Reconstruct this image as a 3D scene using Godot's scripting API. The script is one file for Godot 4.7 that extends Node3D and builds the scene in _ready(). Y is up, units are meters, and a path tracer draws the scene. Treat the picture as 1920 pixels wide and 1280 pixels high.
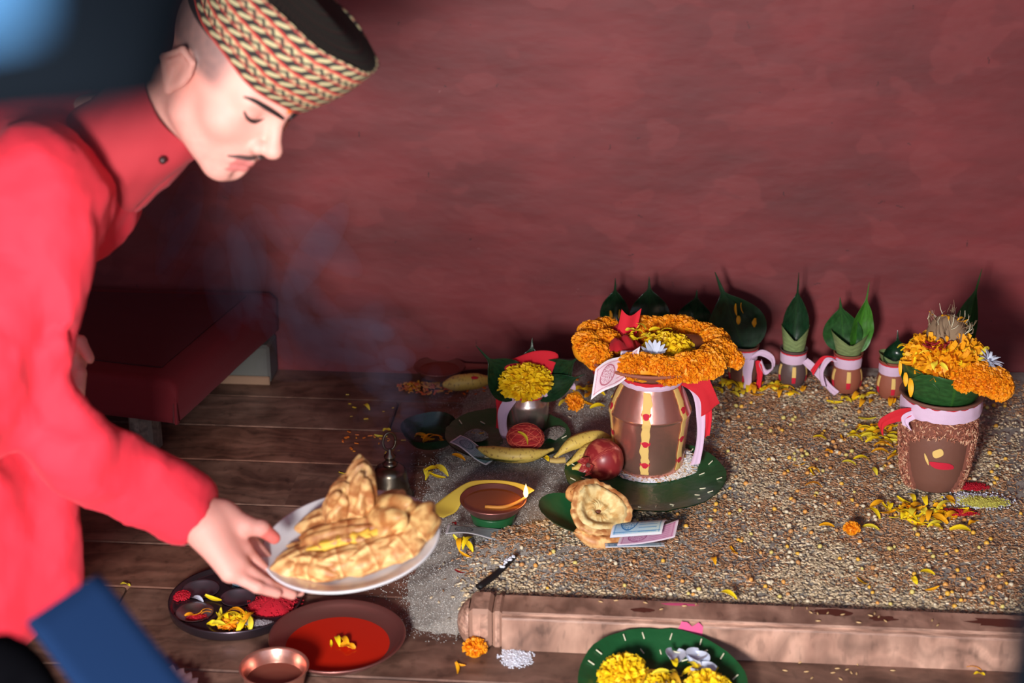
extends Node3D
# A ritual spread on a sand and grain bed before a dark red plaster wall; a man in red reaches in with a plate of fried bread.

var M := {}
var taken := {}
var rng := RandomNumberGenerator.new()
var nz := FastNoiseLite.new()

func _ready() -> void:
	rng.seed = 20240611
	nz.seed = 7
	nz.frequency = 1.0
	nz.noise_type = FastNoiseLite.TYPE_SIMPLEX_SMOOTH
	# ---- camera
	var cam := Camera3D.new()
	cam.name = "camera"
	cam.position = Vector3(0.2654, 1.45, 3.3726)
	cam.rotation = Vector3(deg_to_rad(-22.0), deg_to_rad(4.5), 0)
	cam.fov = 22.97
	var lens := CameraAttributesPhysical.new()
	lens.frustum_focal_length = 59.06
	lens.frustum_focus_distance = 3.02
	lens.exposure_aperture = 3.7
	cam.attributes = lens
	add_child(cam)
	cam.current = true
	# ---- sky seen through the open front of the porch
	var env := Environment.new()
	env.tonemap_mode = Environment.TONE_MAPPER_LINEAR
	env.tonemap_exposure = 1.0
	env.background_mode = Environment.BG_SKY
	var sm := ProceduralSkyMaterial.new()
	sm.sky_top_color = Color(0.62, 0.70, 0.84)
	sm.sky_horizon_color = Color(0.80, 0.82, 0.88)
	sm.ground_bottom_color = Color(0.55, 0.52, 0.50)
	sm.ground_horizon_color = Color(0.72, 0.70, 0.70)
	sm.energy_multiplier = 1.0
	var sky := Sky.new()
	sky.sky_material = sm
	env.sky = sky
	env.sdfgi_enabled = true
	env.ssao_enabled = true
	env.ssil_enabled = true
	env.volumetric_fog_enabled = true
	env.volumetric_fog_density = 0.0
	var we := WorldEnvironment.new()
	we.name = "world_environment"
	we.environment = env
	add_child(we)
	# ---- the flash head that lights the scene, to the side of the photographer and lower
	flash_head(Vector3(-0.22, 1.06, 3.75), Vector3(0.15, 0.35, 0.3), 12.3)
	make_materials()
	setting()
	altar()
	floor_things()
	man()
	onlookers()
	smoke()

func flash_head(at: Vector3, to: Vector3, energy: float) -> void:
	var t := thing("flash_light", "white lit flash head beside the photographer", "lamp", at)
	t.look_at_from_position(at, to)
	var glow := mat("flash_glow", Color(1, 0.97, 0.93), 0.5)
	glow.emission_enabled = true
	glow.emission = Color(1, 0.97, 0.93)
	glow.emission_energy_multiplier = 2.0
	var b := MB.new()
	box(b, Vector3(0, 0, 0.03), Vector3(0.40, 0.40, 0.05), 0.01)
	part(t, "housing", b, mat("flash_black", Color(0.05, 0.05, 0.05), 0.5))
	b = MB.new()
	box(b, Vector3(0, 0, 0.001), Vector3(0.36, 0.36, 0.004), 0.001)
	part(t, "lamp_face", b, glow)
	b = MB.new()
	tube(b, [Vector3(0, -0.17, 0.05), Vector3(0, -0.88, 0.05)], [0.012, 0.014], 8)
	part(t, "stand_pole", b, M_black())
	var l := AreaLight3D.new()
	l.name = "flash_beam"
	l.area_size = Vector2(0.36, 0.36)
	l.area_normalize_energy = true
	l.light_energy = energy
	l.light_color = Color(1.0, 0.98, 0.97)
	l.shadow_enabled = true
	l.area_range = 12.0
	add_child(l)
	l.look_at_from_position(at + (to - at).normalized() * 0.01, to)

func M_black() -> StandardMaterial3D:
	var m := mat("black_plastic", Color(0.02, 0.03, 0.045), 0.9)
	m.metallic_specular = 0.05
	return m


func make_materials() -> void:
	# plaster: several thin washes of red, worn patches, nicks and scratches
	var n1 := FastNoiseLite.new()
	n1.seed = 3
	n1.frequency = 0.006
	n1.fractal_octaves = 5
	var n2 := FastNoiseLite.new()
	n2.seed = 11
	n2.frequency = 0.05
	n2.fractal_octaves = 3
	var n3 := FastNoiseLite.new()
	n3.seed = 23
	n3.frequency = 0.012
	n3.fractal_octaves = 3
	var im := Image.create(1024, 512, false, Image.FORMAT_RGB8)
	for y in 512:
		for x in 1024:
			var a := n1.get_noise_2d(x * 0.8, y * 1.6)
			var g := n2.get_noise_2d(x * 0.35, y * 1.5)
			var w := smoothstep(0.18, 0.30, n3.get_noise_2d(x * 0.9, y * 1.4) + a * 0.3)
			var c := Vector3(114, 40, 43) * (1.0 + a * 0.20 + g * 0.04)
			c = c.lerp(Vector3(131, 53, 54), w * 0.45)
			im.set_pixel(x, y, Color(c.x / 255.0, c.y / 255.0, c.z / 255.0))
	var r := RandomNumberGenerator.new()
	r.seed = 5
	for k in 120:
		var p := Vector2(r.randf() * 1020, r.randf() * 508)
		var d := Vector2.from_angle(r.randf() * TAU) * r.randf_range(0.4, 1.0)
		if r.randf() < 0.35:
			d = Vector2(0.15, 1.0) if r.randf() < 0.5 else Vector2(1.0, 0.2)
		var len := r.randi_range(1, 7)
		var pale := r.randf() < 0.2
		for i in len:
			p += d + Vector2(r.randf_range(-0.5, 0.5), r.randf_range(-0.5, 0.5))
			var q := Vector2i(posmod(int(p.x), 1024), posmod(int(p.y), 512))
			im.set_pixelv(q, im.get_pixelv(q).lerp(Color(0.55, 0.36, 0.36) if pale else Color(0.22, 0.08, 0.09), 0.55))
	var wall := mat("red_plaster", Color.WHITE, 0.62)
	wall.albedo_texture = ImageTexture.create_from_image(im)
	wall.uv1_triplanar = true
	wall.uv1_world_triplanar = true
	wall.uv1_scale = Vector3(0.42, 0.84, 0.42)
	wall.uv1_offset = Vector3(0.5, 0.0, 0.0)
	wall.heightmap_enabled = true
	wall.heightmap_texture = noise_tex(0.02, 512, 31, false, 5)
	wall.heightmap_scale = 0.25
	# worn wood
	var wn := FastNoiseLite.new()
	wn.seed = 41
	wn.frequency = 0.01
	wn.fractal_octaves = 5
	var wood := image_tex(1024, 256, func(x: int, y: int) -> Color:
		var bend := wn.get_noise_2d(x * 0.35, y * 0.9) * 26.0
		var line := wn.get_noise_2d(x * 0.22, (y + bend) * 9.0)
		var blot := wn.get_noise_2d(x * 1.3 + 900.0, y * 2.0 + 300.0)
		var scuff := smoothstep(0.25, 0.5, wn.get_noise_2d(x * 4.0, y * 7.0 + 70.0))
		var k := 0.82 + line * 0.24 + blot * 0.26 - scuff * 0.10
		return Color(k, k * (0.985 + blot * 0.05), k * (0.97 + blot * 0.06)).clamp())
	for e in [["floor_wood", rgb(146, 112, 98), 0.42], ["floor_wood_dark", rgb(136, 102, 88), 0.45], ["floor_wood_red", rgb(144, 102, 86), 0.40], ["beam_wood", rgb(202, 158, 138), 0.55], ["grey_wood", rgb(150, 138, 126), 0.8]]:
		var m := mat(e[0], e[1], e[2])
		m.albedo_texture = wood
		m.heightmap_enabled = true
		m.heightmap_texture = wood
		m.heightmap_scale = 0.06
	# sand
	var sp := FastNoiseLite.new()
	sp.seed = 9
	sp.frequency = 0.02
	sp.fractal_octaves = 3
	var r2 := RandomNumberGenerator.new()
	r2.seed = 77
	var sand := image_tex(512, 512, func(x: int, y: int) -> Color:
		var k := 0.58 + r2.randf_range(-0.17, 0.17) + sp.get_noise_2d(x, y) * 0.10
		if r2.randf() < 0.012:
			k = 0.85
		return Color(k * 1.03, k * 0.985, k * 0.93).clamp())
	var ms := mat("sand", Color.WHITE, 0.85)
	ms.albedo_texture = sand
	ms.uv1_triplanar = true
	ms.uv1_world_triplanar = true
	ms.uv1_scale = Vector3(2.6, 2.6, 2.6)
	ms.heightmap_enabled = true
	ms.heightmap_texture = sand
	ms.heightmap_scale = 0.12
	var g := mat("grain", Color.WHITE, 0.5)
	g.vertex_color_use_as_albedo = true
	# metals
	mat("copper", rgb(228, 164, 146), 0.25, 0.84)
	mat("copper_dull", rgb(158, 104, 98), 0.38, 0.8)
	mat("brass", rgb(126, 116, 100), 0.3, 1.0)
	mat("silvered", rgb(226, 205, 192), 0.27, 0.85)
	mat("steel_dark", rgb(100, 88, 98), 0.26, 0.9)
	mat("steel", rgb(190, 186, 190), 0.3, 1.0)
	var dn := noise_tex(0.03, 256, 61, false, 4)
	for k in ["copper", "copper_dull", "silvered", "steel"]:
		M[k].heightmap_enabled = true
		M[k].heightmap_texture = dn
		M[k].heightmap_scale = 0.02
		M[k].uv1_triplanar = true
		M[k].uv1_scale = Vector3(6, 6, 6)
	# clay
	var clay := mat("terracotta", rgb(150, 84, 62), 0.7)
	mat("clay_brown", rgb(118, 76, 62), 0.6)
	mat("clay_grey", rgb(92, 72, 70), 0.5)
	for k in ["terracotta", "clay_brown", "clay_grey"]:
		M[k].heightmap_enabled = true
		M[k].heightmap_texture = dn
		M[k].heightmap_scale = 0.05
		M[k].uv1_triplanar = true
		M[k].uv1_scale = Vector3(8, 8, 8)
	mat("mud", rgb(124, 70, 54), 0.85)
	# plants
	var vein := FastNoiseLite.new()
	vein.seed = 15
	vein.frequency = 0.03
	var leaf_tex := image_tex(128, 256, func(x: int, y: int) -> Color:
		var s := absf(x / 127.0 - 0.5) * 2.0
		var t := y / 255.0
		var rib := smoothstep(0.045, 0.015, s)
		var lat := absf(fposmod(t * 9.0 - s * 2.2, 1.0) - 0.5) * 2.0
		var side := smoothstep(0.93, 0.99, lat) * (1.0 - s) * 0.5
		var k := 0.80 + vein.get_noise_2d(x * 2.0, y) * 0.18
		return Color(k, k, k).lerp(Color(1.0, 1.0, 0.8), maxf(rib * 0.7, side * 0.45)).clamp())
	for e in [["leaf_dark", rgb(30, 66, 40), 0.26], ["leaf_mid", rgb(50, 98, 48), 0.3], ["leaf_bright", rgb(78, 145, 48), 0.32], ["leaf_pale", rgb(160, 182, 118), 0.5]]:
		var m := mat(e[0], e[1], e[2])
		m.albedo_texture = leaf_tex
		m.heightmap_enabled = true
		m.heightmap_texture = leaf_tex
		m.heightmap_scale = 0.05
		m.backlight_enabled = true
		m.backlight = Color(0.12, 0.2, 0.06)
	var plate := mat("leaf_plate", rgb(28, 84, 46), 0.35)
	plate.heightmap_enabled = true
	plate.heightmap_texture = noise_tex(0.015, 256, 71)
	plate.heightmap_scale = 0.12
	plate.uv1_triplanar = true
	plate.uv1_scale = Vector3(7, 7, 7)
	mat("stitch", rgb(225, 222, 190), 0.7)
	for e in [["petal_yellow", rgb(255, 222, 25)], ["petal_amber", rgb(255, 182, 18)], ["petal_orange", rgb(255, 168, 20)], ["petal_lemon", rgb(248, 228, 60)], ["petal_white", rgb(215, 222, 240)], ["petal_crimson", rgb(150, 16, 24)], ["petal_mustard", rgb(205, 155, 25)]]:
		var m := mat(e[0], e[1], 0.6)
		m.vertex_color_use_as_albedo = true
		m.backlight_enabled = true
		m.backlight = Color(0.45, 0.36, 0.1)
	# cloth
	var weave := noise_tex(0.2, 256, 81, false, 2)
	for e in [["cloth_red", rgb(216, 28, 46)], ["cloth_white", rgb(216, 186, 210)], ["cloth_scarlet", rgb(196, 22, 36)], ["kurta", rgb(226, 42, 62)], ["collar_shade", rgb(160, 38, 48)], ["carpet", rgb(112, 16, 28)], ["carpet_shade", rgb(84, 13, 24)], ["thread_red", rgb(165, 30, 34)], ["trouser", rgb(180, 160, 140)]]:  # collar and bench-top reds are darker copies with shade in their colour
		var m := mat(e[0], e[1], 0.85)
		m.heightmap_enabled = true
		m.heightmap_texture = weave
		m.heightmap_scale = 0.03
		m.uv1_triplanar = true
		m.uv1_scale = Vector3(12, 12, 12)
		m.rim_enabled = true
		m.rim = 0.4
		m.rim_tint = 0.6
	# food
	var fn := FastNoiseLite.new()
	fn.seed = 91
	fn.frequency = 0.03
	fn.fractal_octaves = 4
	var fry := image_tex(256, 256, func(x: int, y: int) -> Color:
		var k := fn.get_noise_2d(x, y)
		var t := smoothstep(-0.35, 0.45, k)
		return Color(0.70, 0.44, 0.25).lerp(Color(1.0, 0.86, 0.60), t).clamp())
	for e in [["fried", Color(1, 0.98, 0.95)], ["fried_pale", Color(1.0, 1.0, 0.95)], ["fried_brown", Color(0.86, 0.78, 0.72)]]:
		var m := mat(e[0], e[1], 0.5)
		m.albedo_texture = fry
		m.uv1_triplanar = true
		m.uv1_scale = Vector3(5, 5, 5) if e[0] != "fried_pale" else Vector3(4, 4, 4)
		m.heightmap_enabled = true
		m.heightmap_texture = fry
		m.heightmap_scale = 0.06
	var dg := mat("dough", Color.WHITE, 0.6)
	dg.albedo_texture = image_tex(128, 128, func(x: int, y: int) -> Color:
		return Color(0.80, 0.62, 0.36).lerp(Color(0.93, 0.84, 0.60), smoothstep(-0.4, 0.2, fn.get_noise_2d(x * 1.4, y * 1.4 + 200.0))))
	dg.uv1_triplanar = true
	dg.uv1_scale = Vector3(10, 10, 10)
	mat("fritter_yellow", rgb(240, 190, 70), 0.6)
	mat("porcelain", rgb(232, 232, 236), 0.18)
	var ban := image_tex(128, 128, func(x: int, y: int) -> Color:
		var k := fn.get_noise_2d(x * 1.6, y * 5.0)
		return Color(0.84, 0.73, 0.36).lerp(Color(0.40, 0.25, 0.14), smoothstep(0.25, 0.5, k) * 0.5))
	var mb := mat("banana", Color.WHITE, 0.5)
	mb.albedo_texture = ban
	mat("banana_tip", rgb(78, 56, 38), 0.8)
	var pom := mat("pomegranate", Color.WHITE, 0.36)
	pom.albedo_texture = image_tex(128, 128, func(x: int, y: int) -> Color:
		var k := fn.get_noise_2d(x * 1.5, y * 1.5 + 400.0)
		return Color(0.56, 0.16, 0.17).lerp(Color(0.74, 0.38, 0.30), smoothstep(-0.1, 0.5, k)))
	var oil := mat("ghee", rgb(120, 62, 10), 0.05)
	oil.clearcoat_enabled = true
	oil.clearcoat = 1.0
	oil.clearcoat_roughness = 0.03
	mat("red_water", rgb(196, 36, 16), 0.08)
	mat("vermilion", rgb(190, 14, 40), 0.95)
	mat("white_powder", rgb(225, 228, 240), 0.95)
	mat("yellow_paint", rgb(228, 190, 110), 0.8)
	mat("red_paint", rgb(200, 24, 52), 0.8)
	mat("husk", rgb(140, 116, 90), 0.9)
	mat("brown_shell", rgb(110, 58, 34), 0.45)

func rough_slab(size: Vector3, bumps: float) -> MB:
	var b := MB.new()
	box(b, Vector3.ZERO, size, bumps)
	return b

func setting() -> void:
	# wall, ceiling and the sides of the porch, all with thickness; the front is open
	var o := solo("wall_back", rough_slab(Vector3(5.2, 2.9, 0.2), 0.0), M.red_plaster, "dark red plastered wall with worn patches and scratches", "wall", "", "structure")
	o.position = Vector3(0.2, 1.4, -0.1)
	o = solo("wall_left", rough_slab(Vector3(0.2, 2.9, 3.4), 0.0), M.red_plaster, "dark red plastered side wall beyond the carpeted bench", "wall", "", "structure")
	o.position = Vector3(-2.5, 1.4, 1.6)
	o = solo("wall_right", rough_slab(Vector3(0.2, 2.9, 3.4), 0.0), M.red_plaster, "dark red plastered side wall beyond the grain bed", "wall", "", "structure")
	o.position = Vector3(2.9, 1.4, 1.6)
	o = solo("ceiling", rough_slab(Vector3(5.6, 0.15, 3.6), 0.0), mat("ceiling_wood", rgb(90, 66, 54), 0.8), "dark boarded porch ceiling above the ritual place", "ceiling", "", "structure")
	o.position = Vector3(0.2, 2.9, 1.6)
	var fl := Node3D.new()
	fl.name = "floor"
	add_child(fl)
	tag(fl, "worn brown wooden floor of wide planks", "floor", "", "structure")
	var base := MB.new()
	box(base, Vector3(0.2, -0.08, 3.1), Vector3(5.2, 0.1, 6.4))
	part(fl, "subfloor", base, mat("subfloor", rgb(30, 22, 20), 0.9))
	var seams := [-0.02, 0.15, 0.30, 0.458, 0.64, 0.80, 0.95, 1.19, 1.37, 1.55, 1.73, 1.92, 2.1, 2.3, 2.5, 2.7, 2.9, 3.1, 3.35, 3.6, 3.85, 4.1]
	for i in seams.size() - 1:
		var z0: float = seams[i]
		var z1: float = seams[i + 1]
		var joint := -1.6 + fposmod(i * 1.37, 2.4)
		for e in [[-2.4, joint], [joint + 0.003, 2.8]]:
			var b := MB.new()
			var wid := z1 - z0 - 0.002
			var ln: float = e[1] - e[0]
			box(b, Vector3(ln * 0.5, -0.015, 0), Vector3(ln, 0.03, wid), 0.003)
			var off := Vector2(rng.randf(), rng.randf())
			for k in b.v.size():
				b.uv[k] = Vector2(b.v[k].x * 0.75, b.v[k].z * 1.6 + b.v[k].y * 1.6) + off
			var p := part(fl, "plank", b, M[["floor_wood", "floor_wood_dark", "floor_wood_red"][(i * 5 + 1) % 3]])
			p.position = Vector3(e[0], 0, (z0 + z1) * 0.5)
	threshold()
	sand_bed()
	bench()

func threshold() -> void:
	var t := thing("threshold_beam", "pale reddish wooden threshold beam with a carved end edging the grain bed", "beam", Vector3(0.07, 0, 1.065))
	var b := MB.new()
	# main length: square section with a small rebate along the front top edge
	var sec := [Vector2(-0.031, 0), Vector2(-0.031, 0.063), Vector2(-0.029, 0.065), Vector2(0.022, 0.065), Vector2(0.024, 0.063), Vector2(0.024, 0.060), Vector2(0.029, 0.058), Vector2(0.031, 0.055), Vector2(0.031, 0)]
	var n := sec.size()
	for j in n - 1:
		var i0 := b.vert(Vector3(0, sec[j].y, sec[j].x), Vector2(0.03, j * 0.04))
		var i1 := b.vert(Vector3(0, sec[j + 1].y, sec[j + 1].x), Vector2(0.03, j * 0.04 + 0.05))
		var i2 := b.vert(Vector3(1.9, sec[j + 1].y, sec[j + 1].x), Vector2(1.9, j * 0.04 + 0.05))
		var i3 := b.vert(Vector3(1.9, sec[j].y, sec[j].x), Vector2(1.9, j * 0.04))
		b.quad(i0, i1, i2, i3)
	var c := b.vert(Vector3(0, 0.03, 0))
	for j in n - 1:
		b.tri(c, b.vert(Vector3(0, sec[j + 1].y, sec[j + 1].x)), b.vert(Vector3(0, sec[j].y, sec[j].x)))
	part(t, "rail", b, M.beam_wood)
	b = MB.new()
	box(b, Vector3(-0.0075, 0.0335, 0.0), Vector3(0.015, 0.067, 0.058), 0.004)
	part(t, "collar", b, M.beam_wood)
	b = MB.new()
	box(b, Vector3(-0.034, 0.0355, 0.001), Vector3(0.036, 0.071, 0.064), 0.006)
	part(t, "end_block", b, M.beam_wood)
	b = MB.new()
	grid(b, 20, 8, func(u: float, v: float) -> Vector3:
		var a := (v - 0.5) * PI
		var e := u * TAU
		return Vector3(-0.054 - 0.020 * cos(a) * maxf(0.0, -cos(e)) + 0.004 * maxf(0, cos(e)), 0.032 + 0.032 * sin(a), 0.029 * sin(e) * (0.55 + 0.45 * cos(a))), true)
	part(t, "rounded_end", b, M.beam_wood)
	# splashed powder and damp drips on the timber
	for s in [[Vector3(0.3645, 0.04, 1.0582), 0.026, 0.034, "pink_stain", rgb(232, 92, 140), 1], [Vector3(0.2906, 0.065, 1.0667), 0.018, 0.007, "drip_stain", rgb(96, 46, 34), 0], [Vector3(0.5875, 0.065, 1.0498), 0.03, 0.010, "drip_stain", rgb(92, 44, 34), 0], [Vector3(0.3497, 0.065, 1.0311), 0.03, 0.004, "pink_stain", rgb(232, 92, 140), 0], [Vector3(0.8491, 0.065, 1.061), 0.05, 0.012, "drip_stain", rgb(92, 44, 34), 0], [Vector3(0.6646, 0.065, 1.0629), 0.02, 0.008, "drip_stain", rgb(96, 46, 34), 0]]:
		var q := MB.new()
		var ph := rng.randf() * 50.0
		var up: bool = s[5] == 0
		grid(q, 22, 2, func(u: float, v: float) -> Vector3:
			var a := u * TAU
			var k := v * (1.0 + 0.45 * nz.get_noise_2d(cos(a) * 1.6 + ph, sin(a) * 1.6))
			return Vector3(cos(a) * s[1] * k, 0.0006, sin(a) * s[2] * k) if up else Vector3(cos(a) * s[1] * k, sin(a) * s[2] * k, 0.0006), true)
		var st := part(t, s[3], q, mat(s[3], s[4], 0.7))
		var at: Vector3 = s[0]
		st.position = (Vector3(at.x, 0.065, clampf(at.z, 1.045, 1.08)) if up else Vector3(at.x, 0.028, 1.0963)) - t.position

# height of the sand over the floor boards: level behind the beam, sloping off to the boards
func sand_h(x: float, z: float) -> float:
	var edge := lerpf(-0.10, -0.145, clampf(z / 0.5, 0.0, 1.0)) if z < 0.5 else lerpf(-0.145, -0.125, clampf((z - 0.5) / 0.45, 0.0, 1.0))
	edge += 0.02 * nz.get_noise_2d(z * 9.0, 3.0)
	var d := x - edge
	var h := 0.052 * smoothstep(0.0, 0.17, d)
	if z > 0.95:
		# spill round the end of the beam
		var q := Vector2(x + 0.045, z - 0.95)
		var front := smoothstep(0.125 + 0.015 * nz.get_noise_1d(x * 40.0), 0.02, q.y) if x < 0.03 else 1.0
		h *= front
	h += 0.004 * nz.get_noise_2d(x * 8.0, z * 8.0) * smoothstep(0.0, 0.1, d) + 0.002 * nz.get_noise_2d(x * 30.0, z * 30.0) * smoothstep(0.0, 0.05, d)
	# grains heaped beside the fried bread
	h += 0.014 * exp(-Vector2((x - 0.055) * 11.0, (z - 0.85) * 14.0).length_squared())
	return h - 0.003

func sand_bed() -> void:
	var b := MB.new()
	grid(b, 190, 130, func(u: float, v: float) -> Vector3:
		var x := lerpf(-0.20, 1.75, u * u * 0.45 + u * 0.55)
		var zmax := 1.085 if x < 0.0 else 1.032
		var z := lerpf(0.004, lerpf(1.10, 1.032, smoothstep(-0.012, 0.002, x)), v)
		return Vector3(x, sand_h(x, z), z))
	solo("sand_bed", b, M.sand, "grey sand bed under the grains and offerings, spilling past the beam end", "sand", "", "stuff")
	# grains
	var me := MB.new()
	tube(me, [Vector3(-1, 0, 0), Vector3(-0.55, 0, 0), Vector3(0.1, 0, 0), Vector3(0.65, 0, 0), Vector3(1, 0, 0)], [0.08, 0.34, 0.42, 0.30, 0.05], 6, 0.8)
	var grain := me.mesh()
	var where := []
	var tint := []
	# the inner border of the strewn area, as x for a given z
	var bz := [0.0, 0.19, 0.42, 0.60, 0.70, 0.80, 0.885, 0.967, 1.05]
	var bx := [0.40, 0.40, 0.40, 0.38, 0.235, 0.05, -0.005, -0.02, 0.02]
	var r := RandomNumberGenerator.new()
	r.seed = 99
	for k in 70000:
		var x := r.randf_range(-0.06, 1.45)
		var z := r.randf_range(0.06, 1.03)
		if x > 0.95 + z * 0.05 and r.randf() < 0.55:
			x -= 0.5
		var i := 0
		while i < bz.size() - 2 and bz[i + 1] < z:
			i += 1
		var edge := lerpf(bx[i], bx[i + 1], clampf((z - bz[i]) / (bz[i + 1] - bz[i]), 0, 1)) + 0.03 * nz.get_noise_2d(x * 12.0, z * 12.0)
		var d := x - edge
		if d < 0.0 and r.randf() > 0.04 * exp(d * 16.0):
			continue
		var wheat := nz.get_noise_2d(x * 3.2 + 5.0, z * 3.6) + 0.25 * nz.get_noise_2d(x * 14.0, z * 14.0)
		var bare := nz.get_noise_2d(x * 4.2 + 40.0, z * 5.5) + 0.4 * nz.get_noise_2d(x * 17.0, z * 17.0 + 9.0)
		var rim := smoothstep(0.94, 1.0, z)
		if bare > 0.30 - rim and r.randf() < 0.6 * (1.0 - rim):
			continue
		var is_wheat := wheat + r.randf_range(-0.25, 0.25) - rim * 0.35 > -0.08
		if Vector2(x - 0.055, (z - 0.84) * 1.3).length() < 0.09:
			is_wheat = true
		var l := r.randf_range(0.0034, 0.0046) if is_wheat else r.randf_range(0.0031, 0.0042)
		var fat := l * (0.85 if is_wheat else 1.35)
		var basis := Basis.from_euler(Vector3(r.randf_range(-0.3, 0.3), r.randf() * TAU, r.randf_range(-0.35, 0.35)))
		basis = basis * Basis.from_scale(Vector3(l, fat, fat))
		where.append(Transform3D(basis, Vector3(x, sand_h(x, z) + r.randf_range(0.0004, 0.0032), z)))
		var s := r.randf_range(0.5, 1.2)
		var c := lin(194, 146, 106) if is_wheat else lin(216, 194, 158)
		var odd := r.randf()
		if odd < 0.10:
			c = lin(228, 212, 184)
		elif odd < 0.22:
			c = lin(146, 134, 120)
		tint.append(Color(c.r * s, c.g * s, c.b * s))
	var o := copies(self, "strewn_grain", grain, M.grain, where, tint)
	tag(o, "brown wheat and pale barley grains strewn thick over the sand", "grain", "", "stuff")
	# loose coarse sand over the bare part of the bed
	me = MB.new()
	ellip(me, Vector3.ZERO, Vector3(1, 0.8, 0.9), 4, 3)
	where = []
	tint = []
	for k in 60000:
		var x := r.randf_range(-0.17, 0.46)
		var z := r.randf_range(0.02, 1.085)
		if x > 0.0 and z > 1.03:
			continue
		var h := sand_h(x, z)
		if h < -0.0015 + r.randf() * 0.003 - 0.002:
			continue
		var l := r.randf_range(0.0005, 0.0011)
		where.append(Transform3D(Basis.from_euler(Vector3(r.randf(), r.randf() * TAU, r.randf())) * Basis.from_scale(Vector3.ONE * l), Vector3(x, maxf(h, 0.0) + 0.0003, z)))
		var s := r.randf_range(0.12, 0.75)
		tint.append(Color(s * 1.02, s * 0.99, s * 0.94))
	o = copies(self, "loose_sand", me.mesh(), M.grain, where, tint)
	tag(o, "coarse grey sand grains lying loose round the lamp and leaf plates", "sand", "", "stuff")
	# maize kernels, peas and lentils among them
	me = MB.new()
	ellip(me, Vector3.ZERO, Vector3(1, 0.8, 0.9), 8, 5)
	where = []
	tint = []
	for k in 1000:
		var x := r.randf_range(0.02, 1.15)
		var z := r.randf_range(0.1, 1.0)
		if x < 0.42 - maxf(0.0, z - 0.62) * 1.6:
			continue
		if nz.get_noise_2d(x * 5.0, z * 5.0 + 70.0) < r.randf_range(-0.5, 0.3):
			continue
		var l := r.randf_range(0.0032, 0.0052)
		where.append(Transform3D(Basis.from_euler(Vector3(r.randf(), r.randf() * TAU, r.randf())) * Basis.from_scale(Vector3.ONE * l), Vector3(x, sand_h(x, z) + 0.004, z)))
		tint.append([lin(232, 178, 66), lin(226, 160, 80), lin(220, 206, 176), lin(214, 196, 112), lin(196, 140, 84)][r.randi() % 5])
	o = copies(self, "strewn_pulses", me.mesh(), M.grain, where, tint)
	tag(o, "yellow maize kernels and pale peas scattered among the grains", "seeds", "", "stuff")

func bench() -> void:
	# low seat with a red carpet over it, pushed a little askew against the wall
	var t := thing("carpeted_bench", "low wooden bench under a dark red carpet against the wall", "bench", Vector3(-0.55, 0, 0.26), "", deg_to_rad(-10.5))
	var x1 := -0.005
	var zb := -0.24
	var zf := 0.255
	var y := 0.186
	var b := MB.new()
	sheet(b, 48, 40, func(u: float, v: float) -> Vector3:
		# u runs toward the end of the bench, v toward its front; both hang over the edge
		var px := lerpf(-1.15, x1 + 0.09, u)
		var pz := lerpf(zb - px * 0.19, zf + 0.09, v)
		var dx := maxf(0.0, px - x1)
		var dz := maxf(0.0, pz - zf)
		return Vector3(minf(px, x1) - dx * 0.08, maxf(0.098, y - dx - dz) + 0.002 * nz.get_noise_2d(px * 6.0, pz * 6.0), minf(pz, zf) - dz * 0.08), 0.007)
	part(t, "carpet", b, M.carpet)
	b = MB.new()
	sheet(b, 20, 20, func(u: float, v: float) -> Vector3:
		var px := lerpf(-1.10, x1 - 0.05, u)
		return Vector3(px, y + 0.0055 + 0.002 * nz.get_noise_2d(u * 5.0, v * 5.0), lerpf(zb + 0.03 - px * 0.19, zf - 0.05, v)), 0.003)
	part(t, "carpet_shaded_top", b, M.carpet_shade)  # darker red sheet: shade on the bench top put into the colour
	b = MB.new()
	box(b, Vector3(-0.5, y - 0.028, 0.11), Vector3(0.94, 0.03, 0.24), 0.004)
	part(t, "seat_board", b, M.grey_wood)
	for e in [[-0.11, 0.19], [-0.95, 0.19], [-0.95, 0.0]]:
		b = MB.new()
		box(b, Vector3(e[0], (y - 0.043) * 0.5, e[1]), Vector3(0.05, y - 0.043, 0.05), 0.006)
		part(t, "leg", b, M.grey_wood)
	b = MB.new()
	box(b, Vector3(-0.12, y - 0.073, 0.20), Vector3(0.20, 0.05, 0.025), 0.004)
	part(t, "apron", b, M.grey_wood)
	var s := thing("stone_block", "grey stone block propping the carpeted bench by the wall", "block", Vector3(-0.575, 0, 0.045))
	b = MB.new()
	box(b, Vector3(0, 0.045, 0), Vector3(0.115, 0.09, 0.08), 0.006)
	part(s, "weathered_face", b, mat("stone", rgb(104, 104, 98), 0.85))
	b = MB.new()
	box(b, Vector3(0.0, 0.010, 0.042), Vector3(0.113, 0.02, 0.006), 0.002)
	part(s, "lower_ledge", b, mat("stone_warm", rgb(150, 118, 94), 0.85))


# ================= the offerings on the grain bed

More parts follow.
